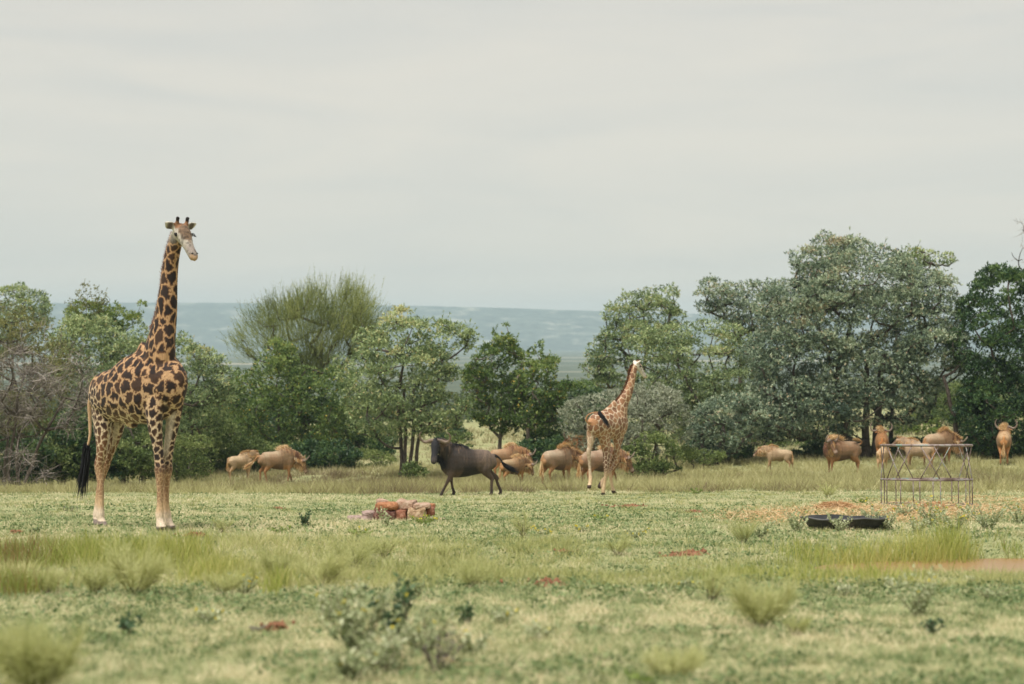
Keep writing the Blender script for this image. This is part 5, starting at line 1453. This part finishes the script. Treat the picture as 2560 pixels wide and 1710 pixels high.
    paint_head(col, co, no, tg, poll, hd, up, side, .52 / .66, False)
    col[tg == 'ear'] = (.70, .65, .58)
    set_col(me, col)
    obj("body", me, M_coat, root)
    head_parts(root, pt, up, side, hd, .52 / .66)
    r = np.random.default_rng(14)
    bk = crom(np.array([X(712, 205, .82, 0)[:3], X(690, 250, .78, 0)[:3], X(674, 310, .72, 0)[:3], X(650, 400, .66, 0)[:3], X(612, 480, .58, 0)[:3], X(560, 550, .46, 0)[:3], X(515, 610, .3, 0)[:3]]), 60)
    n = 1500
    P = bk[r.integers(0, len(bk), n)] + r.normal(0, .016, (n, 3)) + [.02, 0, 0]
    strand_lock("mane", M_red_hair, root, P, np.array([-.8, -.3, .5]) + r.normal(0, .3, (n, 3)), r.uniform(.05, .09, n), .014, 5, [0, 0, -.2], 2)
    e = np.array(X(385, 672, -.70, 0)[:3]); n = 180
    P = e + r.normal(0, .02, (n, 3))
    strand_lock("tail_tuft", M_black_hair, root, P, np.array([.5, -.15, -.62]) + r.normal(0, .05, (n, 3)), r.uniform(.22, .46, n), .016, 6, r.normal(0, .04, (n, 3)) + [.05, 0, -.2], 3)
    return root
walking_giraffe()

# wildebeest -----------------------------------------------------------------
def wildebeest(px, d, yaw, label, scale=1.0, dark=False, calf=False, head=(0.0, -55, 0.0), neck=0.0, swing=(0, 0, 0, 0), lift=(0, 0, 0, 0), horn=1.0, tail='hang', seed=1, fat=1.0, group="golden wildebeest of the herd", z=None, pale=.5, blaze=False, tint=(1, 1, 1)):
    """head = (yaw to the animal's left, pitch, extra reach); neck = height change of the poll; swing = fore/aft foot shift FL FR HL HR"""
    base = at(px, d)
    root = thing("wildebeest", label, "wildebeest", base, None if dark else group, math.radians(yaw))
    root.scale = (scale,) * 3
    r = np.random.default_rng(seed)
    B = Body()
    f = fat
    lg = 1.06 if calf else 1.0
    tor = [(-.76, 0, 1.00, .07, .13), (-.68, 0, .96, .18 * f, .25), (-.48, 0, .93, .245 * f, .31), (-.2, 0, .905, .27 * f, .345), (.08, 0, .90, .28 * f, .40), (.33, 0, .935, .25 * f, .445), (.54, 0, .95, .195 * f, .39), (.70, 0, .96, .13, .26)]
    if calf: tor = [(x * .9, y, zz * lg, a * .92, b * .84) for x, y, zz, a, b in tor]
    B.loft('torso', tor, (0, 0, 1))
    B.loft('torso', [(-.05, 0, 1.16 * lg, .10, .10), (.16, 0, 1.24 * lg, .11, .12), (.36, 0, 1.28 * lg, .10, .12), (.52, 0, 1.24 * lg, .09, .13)], (0, 0, 1))   # shoulder hump
    hy, hp = math.radians(head[0]), math.radians(head[1])
    reach = .46 + head[2]
    turn = hy * .55
    poll = np.array([.52 + reach * math.cos(turn), reach * math.sin(turn), 1.20 * lg + neck])
    nb = np.array([.40, 0, 1.06 * lg])
    mid = (nb + poll) / 2 + np.array([.03, 0, .05])
    B.loft('neck', [(*(nb - [.06, 0, .10]), .18, .31), (*nb, .165, .30), (*mid, .135, .25), (*(poll * .85 + mid * .15), .10, .165), (*poll, .09, .12)], (0, 0, 1) if abs(neck) < .6 else (0, 0, 1))
    hd = np.array([math.cos(hp) * math.cos(hy), math.cos(hp) * math.sin(hy), math.sin(hp)])
    side = np.array([-math.sin(hy), math.cos(hy), 0])          # the animal's left
    up = np.cross(hd, side)
    hk = .86 if calf else 1.14 if dark else 1.0
    def pt(s, u=0, l=0): return poll + (hd * s + up * u + side * l) * hk
    B.loft('head', [(*pt(-.05, .0), .085 * hk, .09 * hk), (*pt(.02, .01), .112 * hk, .12 * hk), (*pt(.12, 0), .112 * hk, .135 * hk), (*pt(.22, .0), .092 * hk, .118 * hk), (*pt(.34, .01), .075 * hk, .092 * hk), (*pt(.44, .01), .078 * hk, .084 * hk), (*pt(.52, 0), .070 * hk, .068 * hk), (*pt(.56, 0), .035, .035)], up)
    for s in (-1, 1):
        e0 = pt(.0, -.015, s * .095); od = nrm(side * s * 1.0 - up * .25 - hd * .12 + np.array([0, 0, -.12]))
        B.loft('ear', [(*e0, .024, .022), (*(e0 + od * .07), .042, .019), (*(e0 + od * .14), .036, .018), (*(e0 + od * .215), .010, .012)], hd, sides=10)
    for k, (fx, ss) in enumerate(((.42, 1), (.42, -1), (-.50, 1), (-.50, -1))):
        sw, lf = swing[k], lift[k]
        if k < 2:
            foot = fx + .03 + sw; kn = fx + .03 + sw * .42 + (.10 if lf else 0)
            B.loft('leg', [(fx, ss * .13, .98 * lg, .11, .19), (fx + .01, ss * .145, .80 * lg, .105, .165), (fx + .02 + sw * .12, ss * .145, .64 * lg, .080, .11), ((fx + .02) * .5 + kn * .5, ss * .135, .52 * lg, .058, .072), (kn, ss * .13, .40 * lg, .048, .052), (kn * .8 + foot * .2, ss * .13, .33 * lg, .036, .042), (kn * .4 + foot * .6, ss * .125, .20 + lf * .6, .036, .041), (foot - .015, ss * .125, .095 + lf, .044, .047), (foot + .01, ss * .125, .03 + lf, .042, .05), (foot + .025, ss * .125, .0 + lf, .046, .06)], (1, 0, 0))
        else:
            foot = fx - .08 + sw; hk_ = fx - .13 + sw * .62
            B.loft('leg', [(fx - .02, ss * .11, 1.0 * lg, .12, .20), (fx + .02 + sw * .08, ss * .13, .86 * lg, .12, .20), (fx + .05 + sw * .25, ss * .145, .72 * lg, .11, .165), (fx - .02 + sw * .42, ss * .14, .58 * lg, .074, .102), (hk_, ss * .13, .455 * lg, .046, .062), (hk_ + .01, ss * .128, .39 * lg, .038, .05), (hk_ * .45 + foot * .55, ss * .125, .22 + lf * .6, .037, .043), (foot - .015, ss * .125, .095 + lf, .044, .047), (foot + .01, ss * .125, .03 + lf, .042, .05), (foot + .025, ss * .125, 0 + lf, .046, .06)], (1, 0, 0))
    tx = -.70 * (.9 if calf else 1); tz = 1.10 * lg
    if tail == 'hang': tp = [(tx, 0, tz), (tx - .09, 0, tz - .06), (tx - .12, 0, tz - .2), (tx - .11, .01, tz - .34)]
    elif tail == 'out': tp = [(tx, 0, tz), (tx - .14, 0, tz - .05), (tx - .26, 0, tz - .18), (tx - .34, 0, tz - .32)]
    elif tail == 'up': tp = [(tx, 0, tz), (tx - .14, 0, tz + .04), (tx - .24, 0, tz + .02), (tx - .32, .04, tz - .02)]
    else: tp = [(tx, 0, tz), (tx - .12, .02, tz + .06), (tx - .06, .12, tz + .16), (tx + .12, .18, tz + .16)]    # 'flick'
    B.loft('tail', [(*p, .042 - .007 * i, .042 - .007 * i) for i, p in enumerate(tp)], (0, 1, 0))
    B.loft('torso', [(.0, 0, .60 * lg, .06, .04), (-.15, 0, .595 * lg, .05, .045), (-.25, 0, .62 * lg, .03, .03)], (0, 0, 1))
    me, co, no, tg = B.grow("wildebeest_body", .027, 3)
    x, y, zz = co.T
    n1 = fbm(co, 4, seed, 3); n2 = fbm(co * [1.5, .25, .12] + [0, 0, .05 * 0], 17, seed + 3, 2); n3 = fbm(co * [1.5, .3, .18], 30, seed + 9, 2)
    fore = smooth(-.05, .30, x) * (tg != 'leg')
    low = smooth(.85, .6, zz)
    isleg = (tg == 'leg') * smooth(.75, .6, zz)
    if dark:
        col = lerp((.045, .034, .028), (.18, .13, .10), smooth(-.05, -.40, x) * smooth(.55, .95, zz) * .9)
        col = lerp(col, (.13, .09, .065), smooth(.45, .6, n2) * fore * smooth(.7, .9, zz))
        col = lerp(col, (.022, .02, .021), smooth(.45, .62, n3) * (.4 + .5 * fore))
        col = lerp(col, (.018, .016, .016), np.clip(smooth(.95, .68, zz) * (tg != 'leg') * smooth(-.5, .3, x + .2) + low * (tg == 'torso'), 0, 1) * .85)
        col = lerp(col, (.085, .058, .045), isleg)
        col = lerp(col, (.045, .032, .028), isleg * smooth(.4, .1, zz))
        s_ = (co - poll) @ hd / hk
        col[tg == 'head'] = lerp(np.broadcast_to((.018, .018, .022), co.shape), (.06, .05, .05), smooth(.6, .75, n1))[tg == 'head']
        col[tg == 'ear'] = (.10, .065, .045)
        col[(tg == 'tail') & (x < tx - .05)] = (.02, .018, .02)
    else:
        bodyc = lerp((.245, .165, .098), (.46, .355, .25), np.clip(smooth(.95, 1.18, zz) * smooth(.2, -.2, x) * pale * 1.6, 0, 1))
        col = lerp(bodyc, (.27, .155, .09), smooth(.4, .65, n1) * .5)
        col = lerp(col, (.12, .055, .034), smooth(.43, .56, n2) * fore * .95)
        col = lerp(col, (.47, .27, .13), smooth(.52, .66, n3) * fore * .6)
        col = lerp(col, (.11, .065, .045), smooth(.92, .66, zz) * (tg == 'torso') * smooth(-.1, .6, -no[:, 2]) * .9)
        col = lerp(col, (.38, .20, .095), isleg)
        col = lerp(col, (.22, .12, .075), isleg * smooth(.45, .1, zz) * .7)
        s_ = (co - poll) @ hd / hk; u_ = (co - poll) @ up / hk
        hc = lerp(np.broadcast_to((.30, .18, .115), co.shape), (.44, .30, .20) if blaze else (.10, .062, .045), smooth(.03, .08, u_))
        hc = lerp(hc, (.20, .12, .09), smooth(.43, .52, s_) * .9)
        hc = lerp(hc, (.60, .50, .42), smooth(.38, .44, s_) * smooth(.52, .47, s_) * .5)
        col[tg == 'head'] = hc[tg == 'head']
        col[tg == 'ear'] = (.34, .20, .13)
        col[(tg == 'tail') & (x < tx - .05)] = (.42, .23, .11)
        if calf: col = lerp(col, (.56, .42, .29), (tg != 'head') * .45)
    col[(tg == 'leg') & (zz < .045)] = (.05, .035, .03)
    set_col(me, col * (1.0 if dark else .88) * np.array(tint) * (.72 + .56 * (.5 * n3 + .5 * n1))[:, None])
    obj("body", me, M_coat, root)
    for s in (-1, 1):
        ball("eye", pt(.115, .035, s * .103), .020 * hk, M_eye, root)
        ball("nostril", pt(.515, .03, s * .035), .017 * hk, M_eye, root, (1, 1, .8))
    if horn > .05:
        for s in (-1, 1):
            h0 = pt(-.01, .085, s * .045)
            W = nrm(side * s); Uw = nrm(up * .85 - hd * .5)
            if horn > .6: rel = [(0, 0, .045), (.09, -.02, .05), (.19, -.06, .043), (.29, -.035, .036), (.35, .075, .028), (.335, .18, .019), (.275, .26, .006)]
            else: rel = [(0, 0, .03), (.06, .05, .026), (.12, .14, .02), (.16, .25, .006)]
            g = Geo()
            pp = crom([(*(h0 + W * a * max(horn, .6) + Uw * b * max(horn, .6) - hd * .0), rr) for a, b, rr in rel], 5)
            tube(g, pp[:, :3], pp[:, 3], 9)
            g.build("horn", M_horn, root, smooth_shade=True)
    hair = M_black_hair if dark else M_gold_hair
    # mane: from the shoulders up the crest of the neck
    crest = crom(np.array([(.02, 0, 1.27 * lg), (.22, 0, 1.355 * lg), (.42, 0, 1.385 * lg), (.58, poll[1] * .15, 1.33 * lg + neck * .3), tuple(poll * .75 + np.array([.45, 0, 1.30 * lg]) * .25 + [0, 0, .09]), tuple(poll + up * .11 + [0, 0, .02])]), 40)
    n = 1100 if not dark else 900
    P = crest[r.integers(0, len(crest), n)] + r.normal(0, 1, (n, 3)) * [.02, .03, .015] - [0, 0, .02 if not dark else .0]
    hl = .11 if calf else .19
    if dark:
        strand_lock("mane", hair, root, P, np.stack([r.normal(-.5, .2, n), r.normal(.2, .6, n), r.uniform(-.2, .5, n)], 1), r.uniform(.08, .20, n), .016, seed, [0, 0, -.5])
    else:
        fl = 1 if r.random() < .5 else -1
        strand_lock("mane", hair, root, P, np.stack([r.normal(-.15, .25, n), r.normal(.15 * fl, .35, n), r.uniform(.55, 1.0, n)], 1), r.uniform(.6, 1.15, n) * hl * 1.2, .016, seed, np.stack([np.full(n, -.15), np.full(n, .25 * fl), np.full(n, -.30)], 1))
        n = 380                                            # loose locks falling over the neck and shoulder
        P = crest[r.integers(20, len(crest), n)] + r.normal(0, .012, (n, 3))
        sg = r.choice([-1, 1], n)
        P = P + np.stack([0 * sg, sg * .07, -.08 + 0 * sg], 1)
        strand_lock("mane_lock", hair, root, P, np.stack([r.normal(-.12, .15, n), sg * .55, np.full(n, -.85)], 1), r.uniform(.12, .34, n), .016, seed + 1, np.stack([0 * sg, -sg * .12, -.1 + 0 * sg], 1))
    # beard along throat and jaw
    n = 560 if not calf else 220
    t = r.random(n)
    thr = np.array([.58, poll[1] * .1, .88 * lg]); jaw = pt(.30, -.05)
    P = thr * (1 - t)[:, None] + jaw * t[:, None] + r.normal(0, .026, (n, 3))
    strand_lock("beard", hair, root, P, np.stack([r.normal(-.12, .12, n), r.normal(0, .12, n), np.full(n, -1.)], 1), r.uniform(.08, .24, n) * (1 if not calf else .6), .015, seed + 2, np.stack([np.full(n, -.1), r.normal(0, .08, n), np.zeros(n)], 1))
    # tail hair
    n = 230; e = np.array(tp[-1]); e1 = np.array(tp[-2])
    P = e * 1.0 + (e1 - e) * r.uniform(0, .9, n)[:, None] + r.normal(0, .012, (n, 3))
    dd = {'hang': (-.03, .02, -1), 'out': (-.6, .0, -.65), 'up': (-.7, .1, -.25), 'flick': (.6, .1, .55)}[tail]
    bend = {'hang': (0, 0, 0), 'out': (-.35, 0, .15), 'up': (-.1, .1, -.5), 'flick': (.4, .1, -.4)}[tail]
    ln = {'hang': .50, 'out': .40, 'up': .42, 'flick': .24}[tail] * (.75 if calf else 1)
    strand_lock("tail_tuft", hair, root, P, np.array(dd) + r.normal(0, .09, (n, 3)), r.uniform(.5, 1.1, n) * ln, .019, seed + 3, np.array(bend) + r.normal(0, .05, (n, 3)), 4)
    return root

wildebeest(1168, 57, 196, "dark brown wildebeest with black face walking past, head turned to the camera", dark=True, head=(62, -62, .03), neck=.27, swing=(.30, -.10, -.05, -.38), horn=1.05, tail='out', seed=2, fat=1.04, scale=1.06)
wildebeest(601, 85, 38, "pale hornless wildebeest calf following the adult near the green bushes", scale=.84, calf=True, head=(8, -52, -.02), neck=.07, horn=0, tail='hang', seed=3, tint=(1.08,1.05,.95), pale=1.0, swing=(.05, -.05, .05, -.05))
wildebeest(694, 82, 24, "golden wildebeest with a long drooping tail following the bush edge", scale=1.02, head=(-6, -72, .04), neck=-.34, swing=(.18, -.05, -.10, .10), tail='out', seed=4, tint=(1.0,.97,.92), fat=1.02, pale=.9)
wildebeest(1263, 80, 30, "golden wildebeest with raised tail behind the small one by the tree trunks", scale=.98, head=(0, -60, .07), neck=-.22, swing=(.1, -.05, -.12, .1), tail='up', seed=5, tint=(1.1,.97,.85))
wildebeest(1283, 73.5, 42, "small golden wildebeest with its back to the dark bull's tail", scale=.78, head=(-12, -72, .03), neck=-.24, swing=(.1, .0, .25, -.10), tail='hang', seed=6, tint=(1.05,1.0,.85), horn=.95, fat=1.05)
wildebeest(1394, 73, 46, "golden wildebeest with a bushy mane just ahead of the giraffe's hind legs", scale=1.02, head=(-26, -75, .06), neck=-.24, swing=(.05, 0, -.05, .12), tail='hang', seed=7, fat=1.02, pale=.8)
wildebeest(1478, 84, 160, "reddish wildebeest mostly hidden behind the walking giraffe, facing the others", scale=1.0, head=(-10, -40, .0), neck=.16, tail='hang', seed=8, tint=(.95,.8,.65), horn=.9, pale=.2)
wildebeest(1500, 69.5, 28, "stout golden wildebeest seen between the walking giraffe's legs", scale=1.0, head=(-18, -66, .05), neck=-.24, swing=(.30, -.05, .0, .12), lift=(.10, 0, 0, 0), tail='hang', seed=9, tint=(.9,.85,.85), fat=1.04, pale=.8)
wildebeest(1946, 80, 174, "pale wildebeest calf walking alone on the grass", scale=.74, calf=True, head=(6, -48, .05), neck=-.06, horn=0, tail='hang', seed=10, tint=(1.0,.98,.9), pale=1.0, swing=(.16, -.05, .05, -.22))
wildebeest(2104, 77, 200, "golden wildebeest twisting its head back to its flank beside the big trunk", scale=1.04, head=(118, -58, -.12), neck=.06, swing=(.05, 0, -.02, -.16), tail='flick', seed=11, tint=(.92,.85,.8), horn=1.0, fat=1.0, pale=.3)
wildebeest(2205, 84, 80, "orange wildebeest facing away under the big tree, horns spread above its back", scale=1.05, head=(4, -35, .0), neck=.10, tail='hang', seed=12, tint=(1.15,.85,.55), horn=1.1, fat=1.02, pale=.1)
wildebeest(2206, 79, 70, "cream calf standing behind the orange wildebeest's rump", scale=.74, calf=True, head=(-30, -75, 0), neck=-.25, horn=0, tail='hang', seed=13, tint=(1.2,1.15,1.0), pale=1.0)
wildebeest(2296, 79.5, 148, "young wildebeest facing the big trunk, seen through the feeder's bars", scale=.84, calf=True, head=(-8, -42, .02), neck=.12, horn=.25, tail='hang', seed=14, pale=.8)
wildebeest(2346, 81, 38, "golden wildebeest with high mane grazing behind the feeder's bars", scale=1.08, head=(-25, -72, .04), neck=-.28, swing=(.1, 0, -.05, .1), tail='hang', seed=15, tint=(.97,.92,.85), horn=.9, fat=1.04, pale=.8)
wildebeest(2510, 81, 76, "golden wildebeest showing its rump beside the dark trees, horns above its back", scale=1.05, head=(-16, -30, .0), neck=.14, swing=(.0, .05, .0, .10), tail='hang', seed=16, tint=(1.15,1.0,.8), horn=1.1, fat=1.05, pale=.9)
